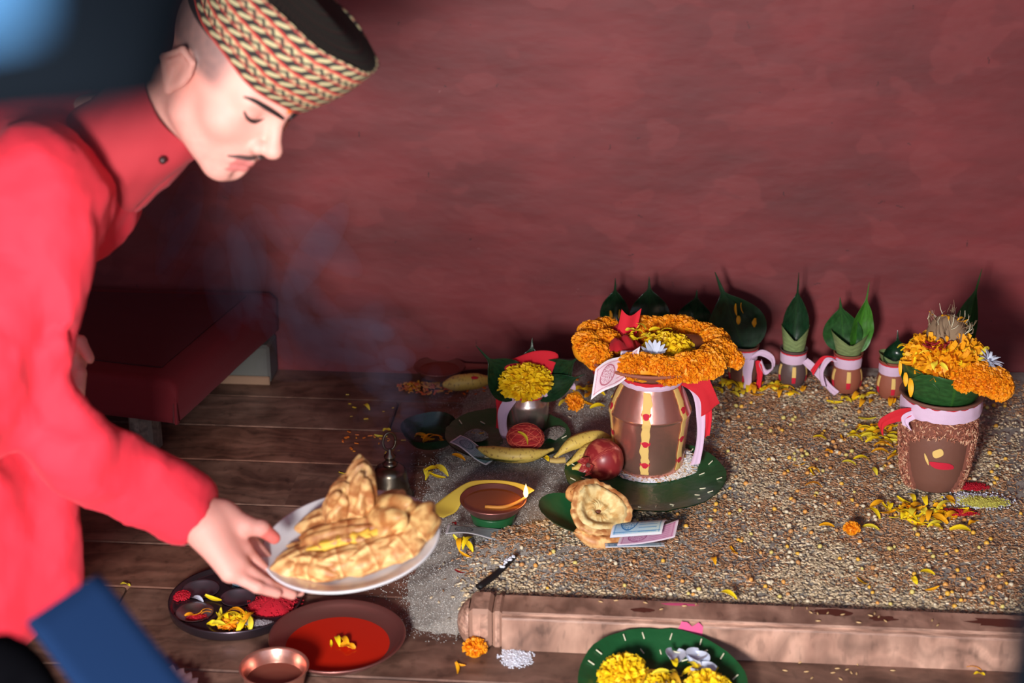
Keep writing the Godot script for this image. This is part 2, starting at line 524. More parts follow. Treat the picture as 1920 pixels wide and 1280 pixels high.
# a flower head of small ruffled petals over a dome
func flower_head(seed_: int, rad: float, high: float, count: int, pl: float, pw: float, upright := 0.5) -> MB:
	var r := RandomNumberGenerator.new()
	r.seed = seed_
	var b := MB.new()
	b.c = Color(0.95, 0.9, 0.9)
	ellip(b, Vector3(0, high * 0.35, 0), Vector3(rad * 0.82, high * 0.55, rad * 0.82), 10, 6)
	for i in count:
		var y := 1.0 - (i + 0.5) / count * 1.15
		var q := sqrt(maxf(0.0, 1.0 - y * y))
		var a := i * 2.39996 + r.randf_range(-0.2, 0.2)
		var d := Vector3(cos(a) * q, y, sin(a) * q)
		var base := Vector3(d.x * rad * 0.72, high * (0.35 + 0.52 * d.y), d.z * rad * 0.72)
		var dir := (Vector3(d.x, d.y * 0.8 + upright * 0.4, d.z) + Vector3(r.randf_range(-0.35, 0.35), r.randf_range(-0.25, 0.25), r.randf_range(-0.35, 0.35))).normalized()
		var side := dir.cross(Vector3(r.randf_range(-1, 1), r.randf_range(-0.4, 0.4), r.randf_range(-1, 1))).normalized()
		var nrm := side.cross(dir)
		var l := pl * r.randf_range(0.75, 1.15)
		var w := pw * r.randf_range(0.75, 1.2)
		var s := r.randf_range(0.86, 1.0)
		b.c = Color(s, s * r.randf_range(0.86, 1.0), s * 0.9)
		var p0 := b.vert(base - side * w * 0.3)
		var p1 := b.vert(base + side * w * 0.3)
		var m := base + dir * l * 0.6 + nrm * l * 0.12
		var p2 := b.vert(m - side * w * 0.5)
		var p3 := b.vert(m + side * w * 0.5)
		var e := base + dir * l + nrm * l * r.randf_range(-0.25, 0.35)
		var p4 := b.vert(e - side * w * 0.42)
		var p5 := b.vert(e + side * w * 0.42 + nrm * w * 0.15)
		b.quad(p0, p1, p3, p2)
		b.quad(p2, p3, p5, p4)
	return b

var flower_cache := {}
func flower_mesh(kind: String, v: int) -> Mesh:
	var key := kind + str(v)
	if not flower_cache.has(key):
		var b: MB
		match kind:
			"marigold": b = flower_head(100 + v, 0.033, 0.042, 560, 0.0085, 0.0062)
			"chrysanthemum": b = flower_head(200 + v, 0.030, 0.036, 300, 0.0105, 0.0062)
			"small_marigold": b = flower_head(300 + v, 0.017, 0.024, 220, 0.007, 0.005)
			_: b = flower_head(400 + v, 0.014, 0.014, 60, 0.009, 0.006)
		flower_cache[key] = b.mesh()
	return flower_cache[key]

func petal_mesh(v: int) -> Mesh:
	var key := "petal" + str(v)
	if not flower_cache.has(key):
		var b := MB.new()
		var l: float = [0.024, 0.030, 0.020, 0.027][v]
		var w: float = [0.0042, 0.0046, 0.0050, 0.0032][v]
		var bend: float = [0.004, 0.007, 0.003, -0.003][v]
		sheet(b, 4, 7, func(u: float, t: float) -> Vector3:
			var k := pow(sin(PI * clampf(t * 0.86 + 0.10, 0, 1)), 0.7)
			var s := (u - 0.5) * 2.0
			return Vector3(s * w * k, bend * (1.0 - pow(t * 2.0 - 1.0, 2.0)) + s * s * 0.0012 + (0.0015 * sin(t * 9.0) * s if v == 2 else 0.0), (t - 0.5) * l), 0.0005)
		flower_cache[key] = b.mesh()
	return flower_cache[key]

func petal(at: Vector3, colour: String, label: String, group: String, turn := -9.0, lean := Vector2.ZERO, size := 1.0) -> void:
	if label.contains("%s"):
		label = label % {"yellow": "bright yellow", "amber": "golden", "lemon": "pale lemon", "orange": "orange", "mustard": "mustard yellow", "white": "white", "crimson": "crimson"}[colour]
	var o := solo_mesh("flower_petal", petal_mesh(rng.randi() % 4), M["petal_" + colour], label, "petal", group)
	var y := rng.randf() * TAU if turn < -8.0 else turn
	if lean == Vector2.ZERO:
		lean = Vector2(rng.randf_range(-0.2, 0.2), rng.randf_range(-0.4, 0.4))
	o.basis = Basis.from_euler(Vector3(lean.x, y, lean.y)) * Basis.from_scale(Vector3.ONE * size * rng.randf_range(0.85, 1.12))
	o.position = at + Vector3(0, 0.0015, 0)

# heart-shaped leaf blade with a drawn-out tip, standing along +y from the origin and facing +z
func leaf_blade(h: float, w: float, tip: float, cup: float, bend: float, fold := 0.0) -> MB:
	var b := MB.new()
	sheet(b, 10, 22, func(u: float, t: float) -> Vector3:
		var s := (u - 0.5) * 2.0
		var k: float
		if t < 0.72:
			var q := t / 0.72
			if q < 0.40:
				k = sqrt(maxf(0.0, 1.0 - pow((0.40 - q) / 0.42, 2.0)))
			else:
				k = maxf(pow(cos(PI * 0.5 * (q - 0.40) / 0.60), 0.85), 0.07)
		else:
			var e := (t - 0.72) / 0.28
			k = 0.07 * (1.0 - e) + 0.012
		var y := h * t / 0.72 if t < 0.72 else h + tip * (t - 0.72) / 0.28
		var body := minf(y / h, 1.0)
		return Vector3(s * w * 0.5 * k, y, -cup * (1.0 - s * s) * k + cup + fold * absf(s) * k + bend * body * body * h + (bend * 1.2 * (y - h) if y > h else 0.0) + 0.0015 * sin(t * 24.0) * absf(s) * k), 0.0008)
	for i in b.uv.size():
		b.uv[i] = Vector2(b.uv[i].x, 1.0 - b.uv[i].y)
	return b

# a cloth band about an upright axis
func cloth_band(r0: float, r1: float, y0: float, y1: float, seed_: float, wave := 0.002) -> MB:
	var b := MB.new()
	grid(b, 40, 5, func(u: float, t: float) -> Vector3:
		var a := u * TAU
		var f := wave * nz.get_noise_2d(cos(a) * 4.0 + seed_, sin(a) * 4.0 + t * 2.0) + wave * 0.4 * sin(a * 17.0 + seed_)
		var r := lerpf(r0, r1, t) + f + 0.0008 * sin(t * PI)
		return Vector3(cos(a) * r, lerpf(y0, y1, t) + f, sin(a) * r), true)
	return b

# a hanging or trailing strip of cloth along a path
func cloth_strip(pts: Array, w: float, side: Vector3, twist := 0.0, thick := 0.001) -> MB:
	var path := smooth_path(pts, 6)
	var n := path.size() - 1
	var b := MB.new()
	sheet(b, 4, n, func(u: float, t: float) -> Vector3:
		var p: Vector3 = path[roundi(t * n)]
		var q: Vector3 = path[mini(roundi(t * n) + 1, n)] - path[maxi(roundi(t * n) - 1, 0)]
		var s := side.rotated(q.normalized(), twist * t)
		var nn := s.cross(q).normalized()
		return p + s * (u - 0.5) * w * (0.85 + 0.15 * sin(t * 7.0)) + nn * 0.0025 * sin(u * 8.0 + t * 3.0), thick)
	return b

func small_pot(at: Vector3, s: float, clay: String, label: String) -> Node3D:
	var t := thing("clay_jar", label, "pot", at, "small clay jars by the wall")
	var b := MB.new()
	lathe(b, [Vector2(0.0, 0.001), Vector2(0.017, 0.0), Vector2(0.022, 0.004), Vector2(0.028, 0.018), Vector2(0.030, 0.032), Vector2(0.0285, 0.046), Vector2(0.0245, 0.057), Vector2(0.0225, 0.063), Vector2(0.0225, 0.068), Vector2(0.027, 0.080), Vector2(0.029, 0.083), Vector2(0.0285, 0.085), Vector2(0.026, 0.083), Vector2(0.021, 0.070), Vector2(0.018, 0.05), Vector2(0.0, 0.04)], 28)
	part(t, "jar_body", b, M[clay])
	# red and yellow dabs of paint down the belly
	for k in 3:
		var a := 0.4 + k * 1.15
		for e in [[0.030, 0.052, "yellow_paint"], [0.016, 0.030, "red_paint"]]:
			var q := MB.new()
			sheet(q, 3, 5, func(u: float, v: float) -> Vector3:
				var y := lerpf(e[0], e[1], v)
				var r := 0.0306 * (1.0 - 0.35 * pow((y - 0.032) / 0.034, 2.0)) + 0.0004
				var aa := a + (u - 0.5) * 0.26
				return Vector3(cos(aa) * r, y, sin(aa) * r), 0.0006)
			part(t, "paint_dab", q, M[e[2]])
	part(t, "red_band", cloth_band(0.0262, 0.0275, 0.0755, 0.079, at.x * 20.0, 0.0006), M.cloth_red)
	part(t, "white_band", cloth_band(0.0262, 0.0265, 0.056, 0.0765, at.x * 30.0, 0.0008), M.cloth_white)
	t.scale = Vector3.ONE * s
	return t

func jar_leaf(t: Node3D, m: String, h: float, w: float, tip: float, cup: float, bend: float, turn := 0.0, lean := 0.0, y := 0.075, fold := 0.0, off := Vector3.ZERO) -> void:
	var p := part(t, "leaf", leaf_blade(h, w, tip, cup, bend, fold), M[m])
	p.position = Vector3(0, y, -0.008) + off
	p.basis = Basis.from_euler(Vector3(0, turn, lean))

# pale leaf sheath rolled into a cup whose front edge dips to a point
func leaf_cup(t: Node3D, r0: float, r1: float, y0: float, y1: float, dip: float) -> void:
	var b := MB.new()
	grid(b, 30, 6, func(u: float, v: float) -> Vector3:
		var a := u * TAU
		var top := y1 - dip * (1.0 - absf(cos(a))) * (1.0 if sin(a) > 0.0 else 0.4)
		var r := lerpf(r0, r1, v)
		return Vector3(cos(a) * r, lerpf(y0, top, v), sin(a) * r * 0.8), true)
	part(t, "leaf_cup", b, M.leaf_pale)

func leaf_dish(called: String, at: Vector3, rad: float, label: String, deep := 0.022, stitches := 26, m := "leaf_plate") -> Node3D:
	var t := thing(called, label, "leaf plate", at, "stitched leaf plates")
	var b := MB.new()
	var ph := at.x * 13.0
	grid(b, 48, 7, func(u: float, v: float) -> Vector3:
		var a := u * TAU
		var r := rad * v * (1.0 + 0.035 * nz.get_noise_2d(cos(a) * 1.4 + ph, sin(a) * 1.4))
		var y := 0.003 + deep * smoothstep(0.62, 1.0, v) + 0.003 * nz.get_noise_2d(cos(a) * 3.0 * v + ph, sin(a) * 3.0 * v) * v
		return Vector3(cos(a) * r, y, sin(a) * r), true)
	var under := b.v.size()
	grid(b, 48, 7, func(u: float, v: float) -> Vector3:
		var a := u * TAU
		var r := rad * v * (1.0 + 0.035 * nz.get_noise_2d(cos(a) * 1.4 + ph, sin(a) * 1.4))
		var y := 0.001 + deep * smoothstep(0.62, 1.0, v) + 0.003 * nz.get_noise_2d(cos(a) * 3.0 * v + ph, sin(a) * 3.0 * v) * v
		return Vector3(cos(a) * r, y, sin(a) * r), true, true)
	part(t, "leaf_sheet", b, M[m])
	for k in stitches:
		var a := TAU * k / stitches + rng.randf_range(-0.08, 0.08)
		var rr: float = rad * ([0.90, 0.74][k % 2] + rng.randf_range(-0.02, 0.02))
		var q := MB.new()
		tube(q, [Vector3(-0.0055, 0, 0), Vector3(0.0055, 0, 0)], [0.0011], 5)
		var s := part(t, "stitch", q, M.stitch)
		s.basis = Basis.from_euler(Vector3(0, -a + rng.randf_range(-0.5, 0.5), 0)) * Basis.from_euler(Vector3(0, 0, 0.5 if k % 2 == 0 else 0.25))
		s.position = Vector3(cos(a) * rr, 0.0045 + deep * smoothstep(0.62, 1.0, rr / rad), sin(a) * rr)
	return t

func banknote_tex(a: Color, bb: Color, ink: Color) -> ImageTexture:
	var f := FastNoiseLite.new()
	f.frequency = 0.06
	return image_tex(128, 64, func(x: int, y: int) -> Color:
		var c := a.lerp(bb, clampf(x / 127.0 + f.get_noise_2d(x, y) * 0.4, 0, 1))
		if x < 5 or x > 122 or y < 4 or y > 59:
			return c.lerp(Color(0.95, 0.93, 0.95), 0.75)
		if (x == 8 or x == 119 or y == 7 or y == 56):
			return ink
		var e := Vector2((x - 40) / 20.0, (y - 32) / 20.0).length()
		if absf(e - 1.0) < 0.07:
			return ink
		if e < 0.9 and f.get_noise_2d(x * 4.0, y * 4.0) > 0.12:
			return c.lerp(ink, 0.8)
		if x > 66 and x < 112 and (y % 8) < 2:
			return c.lerp(ink, 0.55)
		return c.lerp(ink, 0.12 if (x + y) % 5 == 0 else 0.0))

func note_mat(called: String, a: Color, bb: Color, ink: Color) -> StandardMaterial3D:
	var m := mat(called, Color.WHITE, 0.8)
	m.albedo_texture = banknote_tex(a, bb, ink)
	return m

func banana(t: Node3D, pts: Array, r: float, called := "peel") -> void:
	var path := smooth_path(pts, 7)
	var b := MB.new()
	tube(b, path, [0.25 * r, 0.55 * r, 0.92 * r, r, r, r, 0.92 * r, 0.62 * r, 0.28 * r, 0.22 * r], 7, 0.92)
	part(t, called, b, M.banana)
	b = MB.new()
	var d: Vector3 = (path[0] - path[2]).normalized()
	tube(b, [path[0] - d * 0.001, path[0] + d * 0.006], [0.26 * r, 0.2 * r], 6)
	part(t, "tip", b, M.banana_tip)

func altar() -> void:
	jars_by_wall()
	kalash()
	left_offering()
	big_pot()
	lamp_and_bread()
	strewn_petals()

func jars_by_wall() -> void:
	# where the rim shows above the flowers the jar stands on a little mound of sand
	var t := small_pot(Vector3(0.2223, 0.05, 0.128), 1.50, "terracotta", "terracotta jar holding one round glossy leaf with orange petals")
	leaf_cup(t, 0.019, 0.021, 0.075, 0.092, 0.008)
	jar_leaf(t, "leaf_dark", 0.055, 0.040, 0.017, 0.008, -0.08, 0.0, 0.0, 0.080)
	for e in [[-0.008, 0.152, 0.012, 0.4], [0.010, 0.156, 0.012, -0.3], [0.000, 0.142, 0.014, 1.3]]:
		petal(t.position + Vector3(e[0], e[1], e[2]), "amber", "amber petal stuck on the round jar leaf", "petals on the round jar leaf", e[3], Vector2(1.35, 0.1), 0.7)
	t = small_pot(Vector3(0.2971, 0.05, 0.1221), 1.45, "clay_grey", "clay jar with a broad dark leaf between two leafy jars")
	jar_leaf(t, "leaf_dark", 0.064, 0.058, 0.018, 0.006, -0.1, 0.0, 0.05, 0.076)
	t = small_pot(Vector3(0.3875, 0.05, 0.1179), 1.40, "clay_grey", "clay jar with a dark round leaf half hidden behind marigolds")
	jar_leaf(t, "leaf_dark", 0.060, 0.054, 0.013, 0.008, -0.06, -0.1, -0.03, 0.074)
	t = small_pot(Vector3(0.4931, 0.05, 0.1152), 1.06, "clay_brown", "brown clay jar with the widest heart-shaped leaf and a pale bow")
	jar_leaf(t, "leaf_dark", 0.128, 0.118, 0.046, 0.008, -0.06, 0.15, 0.38, 0.070, 0.008)
	for e in [[-0.022, 0.166, 0.006, 0.7], [-0.016, 0.144, 0.008, 0.1], [0.018, 0.140, 0.010, -0.4], [-0.010, 0.170, 0.006, 1.5]]:
		petal(t.position + Vector3(e[0], e[1], e[2]), "amber", "amber petal stuck on the widest jar leaf", "petals on the widest jar leaf", e[3], Vector2(1.35, 0.1), 0.9)
	ribbon(t, [Vector3(0.012, 0.066, 0.027), Vector3(0.03, 0.078, 0.026), Vector3(0.052, 0.066, 0.024), Vector3(0.055, 0.045, 0.022), Vector3(0.042, 0.036, 0.024), Vector3(0.030, 0.058, 0.027)], 0.013, "cloth_white")
	ribbon(t, [Vector3(0.010, 0.064, 0.028), Vector3(0.006, 0.04, 0.033), Vector3(0.008, 0.018, 0.036), Vector3(0.004, 0.001, 0.038)], 0.019, "cloth_white")
	ribbon(t, [Vector3(0.026, 0.06, 0.024), Vector3(0.031, 0.03, 0.028), Vector3(0.028, 0.003, 0.03)], 0.012, "cloth_red")
	t = small_pot(Vector3(0.595, 0.05, 0.1156), 1.0, "clay_grey", "dark grey clay jar with a tall pointed leaf in a pale leaf cup")
	leaf_cup(t, 0.021, 0.029, 0.076, 0.136, 0.030)
	jar_leaf(t, "leaf_dark", 0.114, 0.054, 0.044, 0.010, -0.04, 0.0, 0.0, 0.090, 0.002)
	ribbon(t, [Vector3(0.022, 0.064, 0.018), Vector3(0.045, 0.045, 0.024), Vector3(0.07, 0.018, 0.034), Vector3(0.088, 0.003, 0.046)], 0.017, "cloth_white")
	t = small_pot(Vector3(0.704, 0.05, 0.1376), 1.05, "terracotta", "red clay jar with one dark and one bright green leaf")
	leaf_cup(t, 0.022, 0.037, 0.078, 0.130, 0.024)
	jar_leaf(t, "leaf_mid", 0.088, 0.076, 0.022, 0.010, -0.04, -0.15, 0.14, 0.086, 0.0, Vector3(-0.008, 0, 0))
	jar_leaf(t, "leaf_bright", 0.108, 0.046, 0.036, 0.008, -0.02, 0.25, -0.10, 0.086, 0.006, Vector3(0.014, 0, 0.006))
	ribbon(t, [Vector3(-0.022, 0.068, 0.016), Vector3(-0.04, 0.074, 0.018), Vector3(-0.052, 0.05, 0.022), Vector3(-0.046, 0.02, 0.024)], 0.012, "cloth_white")
	ribbon(t, [Vector3(-0.02, 0.07, 0.01), Vector3(-0.05, 0.072, 0.012), Vector3(-0.070, 0.045, 0.02)], 0.012, "cloth_red")
	t = small_pot(Vector3(0.7916, 0.05, 0.1608), 1.0, "terracotta", "glossy clay jar with a curled dark leaf beside the flower-heaped pot")
	leaf_cup(t, 0.02, 0.03, 0.074, 0.10, 0.012)
	jar_leaf(t, "leaf_dark", 0.052, 0.062, 0.02, 0.03, -0.2, 0.2, 0.0, 0.078, 0.0)
	ribbon(t, [Vector3(0.024, 0.066, 0.0), Vector3(0.05, 0.05, 0.02), Vector3(0.07, 0.012, 0.03)], 0.02, "cloth_red")
	t = small_pot(Vector3(0.925, 0.05, 0.1503), 1.05, "terracotta", "clay jar with a narrow upright leaf behind the flower-heaped pot")
	jar_leaf(t, "leaf_mid", 0.15, 0.05, 0.045, 0.006, -0.03, -0.5, -0.14, 0.075, 0.01)
	jar_leaf(t, "leaf_dark", 0.05, 0.05, 0.05, 0.01, -0.05, 0.3, 0.35, 0.075, 0.0, Vector3(-0.02, 0, 0))
	var b := leaf_blade(0.055, 0.02, 0.03, 0.003, 0.0)
	var o := solo("jar_leaf", b, M.leaf_mid, "slim green leaf leaning on the wall beyond the flower-heaped pot", "leaf")
	o.position = Vector3(0.9771, 0.055, 0.133)
	o.rotation = Vector3(-0.2, 0.1, -0.35)

func ribbon(t: Node3D, pts: Array, w: float, m: String, side := Vector3.ZERO) -> void:
	if side == Vector3.ZERO:
		var d: Vector3 = (pts[-1] - pts[0]).normalized()
		side = d.cross(Vector3(0, 0.25, 1.0)).normalized()
	part(t, "ribbon", cloth_strip(pts, w, side), M[m])

func kalash() -> void:
	var at := Vector3(0.2973, 0.056, 0.5412)
	var dish := leaf_dish("leaf_plate", Vector3(0.2917, 0.056, 0.6034), 0.148, "large round leaf plate with white stitches under the copper water pot", 0.018, 30)
	var y0 := at.y + 0.005
	var k := thing("copper_water_pot", "shiny copper water pot with painted yellow stripes holding a bowl of marigolds", "pot", Vector3(at.x, y0, at.z))
	k.scale = Vector3.ONE * 1.07
	var b := MB.new()
	lathe(b, [Vector2(0.0, 0.0), Vector2(0.052, 0.0), Vector2(0.0575, 0.003), Vector2(0.0605, 0.012), Vector2(0.0625, 0.03), Vector2(0.0655, 0.07), Vector2(0.0690, 0.104), Vector2(0.0700, 0.1075), Vector2(0.0712, 0.1085), Vector2(0.0712, 0.1115), Vector2(0.0700, 0.1130), Vector2(0.0685, 0.118), Vector2(0.0620, 0.137), Vector2(0.0530, 0.155), Vector2(0.0490, 0.163), Vector2(0.0480, 0.169), Vector2(0.0500, 0.175), Vector2(0.0590, 0.182), Vector2(0.0630, 0.185), Vector2(0.0625, 0.187), Vector2(0.056, 0.184), Vector2(0.046, 0.172), Vector2(0.044, 0.15), Vector2(0.0, 0.14)], 64)
	part(k, "vessel", b, M.copper)
	# painted stripes with red dots
	var prof := [Vector2(0.0605, 0.012), Vector2(0.0625, 0.03), Vector2(0.0655, 0.07), Vector2(0.0690, 0.104), Vector2(0.0716, 0.110), Vector2(0.0685, 0.118), Vector2(0.0620, 0.137), Vector2(0.0530, 0.155), Vector2(0.0490, 0.163)]
	var radius := func(y: float) -> float:
		for i in prof.size() - 1:
			if y <= prof[i + 1].y:
				return lerpf(prof[i].x, prof[i + 1].x, clampf((y - prof[i].y) / (prof[i + 1].y - prof[i].y), 0, 1))
		return 0.049
	for a in [PI * 0.5 + 0.10, PI * 0.5 - 0.98, PI * 0.5 + 1.28, PI * 0.5 + 2.4, PI * 0.5 - 2.1]:
		b = MB.new()
		var ph: float = a * 9.0
		sheet(b, 4, 40, func(u: float, v: float) -> Vector3:
			var y := lerpf(0.012, 0.160, v)
			var r: float = radius.call(y) + 0.0007
			var w := 0.0068 * (1.0 + 0.35 * nz.get_noise_1d(v * 9.0 + ph))
			var aa: float = a + ((u - 0.5) * 2.0 * w + 0.004 * nz.get_noise_1d(v * 3.0 + ph + 7.0)) / r
			return Vector3(cos(aa) * r, y, sin(aa) * r), 0.0009)
		part(k, "painted_stripe", b, M.yellow_paint)
		for y in [0.030, 0.072, 0.122]:
			b = MB.new()
			var yy: float = y + rng.randf_range(-0.004, 0.004)
			grid(b, 14, 3, func(u: float, v: float) -> Vector3:
				var r: float = radius.call(yy + 0.008 * v * sin(u * TAU)) + 0.0016 - 0.0006 * v
				var aa: float = a + cos(u * TAU) * 0.0082 * v * (1.0 + 0.2 * sin(u * TAU * 3.0)) / r
				return Vector3(cos(aa) * r, yy + 0.0075 * v * sin(u * TAU), sin(aa) * r), true)
			part(k, "red_dot", b, M.red_paint)
	part(k, "red_band", cloth_band(0.0515, 0.0600, 0.167, 0.180, 3.0, 0.0012), M.cloth_red)
	part(k, "white_band", cloth_band(0.0535, 0.0560, 0.163, 0.173, 8.0, 0.002), M.cloth_white)
	ribbon(k, [Vector3(0.052, 0.172, -0.01), Vector3(0.078, 0.165, 0.006), Vector3(0.095, 0.145, 0.012), Vector3(0.103, 0.115, 0.012)], 0.042, "cloth_scarlet")
	ribbon(k, [Vector3(0.050, 0.160, -0.014), Vector3(0.080, 0.138, -0.006), Vector3(0.088, 0.09, 0.006), Vector3(0.087, 0.05, 0.016), Vector3(0.080, 0.020, 0.030)], 0.018, "cloth_white")
	ribbon(k, [Vector3(0.05, 0.165, 0.0), Vector3(0.090, 0.14, 0.0), Vector3(0.10, 0.10, 0.004), Vector3(0.096, 0.06, 0.004)], 0.018, "cloth_red")
	# rice heaped round the foot
	b = MB.new()
	grid(b, 40, 8, func(u: float, v: float) -> Vector3:
		var a := u * TAU
		var r := lerpf(0.055, 0.072 + 0.030 * pow(maxf(0.0, cos(a + 0.35)), 3.0) + 0.008 * nz.get_noise_2d(cos(a) * 2.0, sin(a) * 2.0), v)
		var lift := 0.006 + 0.020 * pow(maxf(0.0, cos(a + 0.35)), 6.0)
		return Vector3(cos(a) * r, lift * (1.0 - v * v) + 0.004, sin(a) * r * 0.95), true)
	var rice := solo("rice_heap", b, M.white_powder, "white rice heaped round the foot of the copper water pot", "rice", "", "stuff")
	rice.position = Vector3(at.x, at.y, at.z)
	var rg := MB.new()
	tube(rg, [Vector3(-0.0032, 0, 0), Vector3(0, 0, 0), Vector3(0.0032, 0, 0)], [0.0004, 0.0011, 0.0004], 5)
	var where := []
	var tint := []
	for i in 900:
		var a := rng.randf() * TAU if i < 500 else rng.randfn(-0.35, 0.35) + 0.0
		a = -a if i >= 500 else a
		var v := rng.randf()
		var r := lerpf(0.060, 0.074 + 0.030 * pow(maxf(0.0, cos(a + 0.35)), 3.0), v)
		var lift := 0.006 + 0.020 * pow(maxf(0.0, cos(a + 0.35)), 6.0)
		where.append(Transform3D(Basis.from_euler(Vector3(rng.randf_range(-0.4, 0.4), rng.randf() * TAU, 0)), Vector3(cos(a) * r, lift * (1.0 - v * v) + 0.005, sin(a) * r * 0.95)))
		tint.append(lin(236, 232, 226) if i % 5 else lin(206, 160, 96))
	var rc := copies(rice, "rice_grain", rg.mesh(), M.grain, where, tint)
	# shallow clay bowl on the mouth of the pot
	var by := y0 + 0.1905
	var bowl := thing("clay_bowl", "shallow terracotta bowl resting on the copper pot under the marigold ring", "bowl", Vector3(at.x, by, at.z))
	b = MB.new()
	lathe(b, [Vector2(0.0, 0.006), Vector2(0.058, 0.006), Vector2(0.064, 0.007), Vector2(0.094, 0.018), Vector2(0.119, 0.034), Vector2(0.126, 0.040), Vector2(0.125, 0.043), Vector2(0.118, 0.040), Vector2(0.098, 0.026), Vector2(0.06, 0.013), Vector2(0.0, 0.011)], 48)
	part(bowl, "shell", b, M.terracotta)
	b = MB.new()
	lathe(b, [Vector2(0.125, 0.0445), Vector2(0.128, 0.044), Vector2(0.129, 0.041), Vector2(0.126, 0.0385)], 48)
	part(bowl, "rim", b, M.terracotta)
	# ring of marigolds
	var g := thing("marigold_garland", "thick ring of orange marigolds lying in the terracotta bowl", "garland", Vector3(at.x, by + 0.022, at.z))
	var heads := []
	for i in 17:
		var a0 := lerpf(-1.75, 1.95, i / 16.0)
		heads.append([a0, 0.106 + 0.012 * maxf(0.0, cos(a0)) + rng.randf_range(-0.003, 0.003)])
	for i in heads.size():
		var a: float = heads[i][0]
		var rr: float = heads[i][1]
		var o := part_mesh(g, "marigold_head", flower_mesh("marigold", i % 3), M.petal_orange)
		o.position = Vector3(cos(a) * rr, 0.004 + rng.randf_range(0, 0.006), sin(a) * rr * 0.90)
		o.basis = Basis.from_euler(Vector3(sin(a) * 0.45, rng.randf() * TAU, -cos(a) * 0.45)) * Basis.from_scale(Vector3.ONE * rng.randf_range(0.92, 1.06))
	var g2 := thing("marigold_cluster", "clump of orange marigolds overhanging the bowl rim beside the folded banknote", "flowers", Vector3(at.x, by + 0.026, at.z))
	for e in [[3.05, 0.128, 1.1], [3.42, 0.120, 1.1], [3.16, 0.092, 1.05], [2.78, 0.114, 0.98], [3.75, 0.108, 1.0]]:
		var o := part_mesh(g2, "marigold_head", flower_mesh("marigold", int(e[0] * 7.0) % 3), M.petal_orange)
		o.position = Vector3(cos(e[0]) * e[1], 0.008, sin(e[0]) * e[1])
		o.basis = Basis.from_euler(Vector3(sin(e[0]) * 0.7, e[0] * 3.0, -cos(e[0]) * 0.7)) * Basis.from_scale(Vector3.ONE * e[2])
	# yellow flower head, petals and cloths inside
	var y := thing("yellow_chrysanthemum", "yellow chrysanthemum head lying in the marigold ring", "flower", Vector3(at.x + 0.030, by + 0.030, at.z + 0.006))
	var o2 := part_mesh(y, "petal_dome", flower_mesh("chrysanthemum", 0), M.petal_yellow, "stuff")
	o2.scale = Vector3(1.55, 1.15, 1.3)
	b = MB.new()
	tube(b, [Vector3(0, 0, 0), Vector3(0, -0.012, 0)], [0.012, 0.004], 8)
	part(y, "calyx", b, M.leaf_mid)
	for i in 16:
		var a := rng.randf() * TAU
		var rr := sqrt(rng.randf()) * 0.034
		petal(Vector3(at.x - 0.012 + cos(a) * rr * 1.3, by + 0.055 + rng.randf() * 0.016, at.z - 0.020 + sin(a) * rr * 0.7), ["lemon", "yellow"][i % 2], "%s petal heaped in the marigold ring", "petals in the marigold ring", -9.0, Vector2(rng.randf_range(-0.6, 0.6), rng.randf_range(-0.6, 0.6)))
	b = MB.new()
	sheet(b, 14, 10, func(u: float, v: float) -> Vector3:
		var p := Vector3(lerpf(-0.095, -0.02, u), 0.03 + 0.030 * sin(u * PI) + 0.006 * sin(v * 8.0 + u * 5.0), lerpf(-0.05, 0.055, v))
		return p + Vector3(0, 0.012 * nz.get_noise_2d(u * 4.0, v * 4.0), 0), 0.0012)
	var cl := solo("red_cloth", b, M.cloth_scarlet, "crumpled red cloth tucked between marigolds in the bowl", "cloth")
	cl.position = Vector3(at.x, by + 0.006, at.z)
	b = MB.new()
	sheet(b, 8, 10, func(u: float, v: float) -> Vector3:
		return Vector3(lerpf(-0.066, -0.030, u + v * 0.25), 0.052 + v * 0.046 - 0.01 * sin(u * PI), lerpf(-0.028, -0.052, v) + 0.008 * sin(u * 5.0)), 0.0012)
	cl = solo("red_cloth", b, M.cloth_red, "upright fold of red cloth behind the folded banknote in the bowl", "cloth")
	cl.position = Vector3(at.x, by + 0.002, at.z)
	daisy(Vector3(at.x + 0.002, by + 0.052, at.z + 0.058))
	# folded note standing out over the rim
	b = MB.new()
	sheet(b, 16, 8, func(u: float, v: float) -> Vector3:
		var p := Vector3(lerpf(-0.105, -0.028, u), 0, 0)
		var q := lerpf(0.0, 0.060, v)
		return Vector3(p.x + v * 0.006, lerpf(0.008, 0.052, u) + q * 0.80 * (1.0 - 0.3 * u), 0.140 - q * 0.5 - 0.03 * u) + Vector3(0, 0.004 * sin(u * 7.0), 0.005 * sin(u * 5.0 + v * 2.0)), 0.0016)
	var note := solo("banknote", b, note_mat("note_pink", rgb(236, 206, 216), rgb(214, 190, 196), rgb(176, 92, 110)), "pinkish folded banknote sticking out of the marigold bowl", "banknote")
	note.position = Vector3(at.x, by - 0.006, at.z)
	b = MB.new()
	tube(b, [Vector3(-0.042, 0, -0.010), Vector3(-0.02, 0.003, -0.002), Vector3(0.0, 0.002, 0.012)], [0.0065, 0.007, 0.0065], 10)
	note = solo("banknote", b, note_mat("note_lilac", rgb(222, 196, 226), rgb(190, 214, 226), rgb(150, 120, 170)), "small rolled lilac banknote beside the white daisy", "banknote")
	note.position = Vector3(at.x - 0.012, by + 0.056, at.z + 0.066)
	var disc := thing("betel_nut_slice", "dark brown ridged nut shell resting at the back of the marigold ring", "shell", Vector3(at.x + 0.070, by + 0.040, at.z - 0.020))
	b = MB.new()
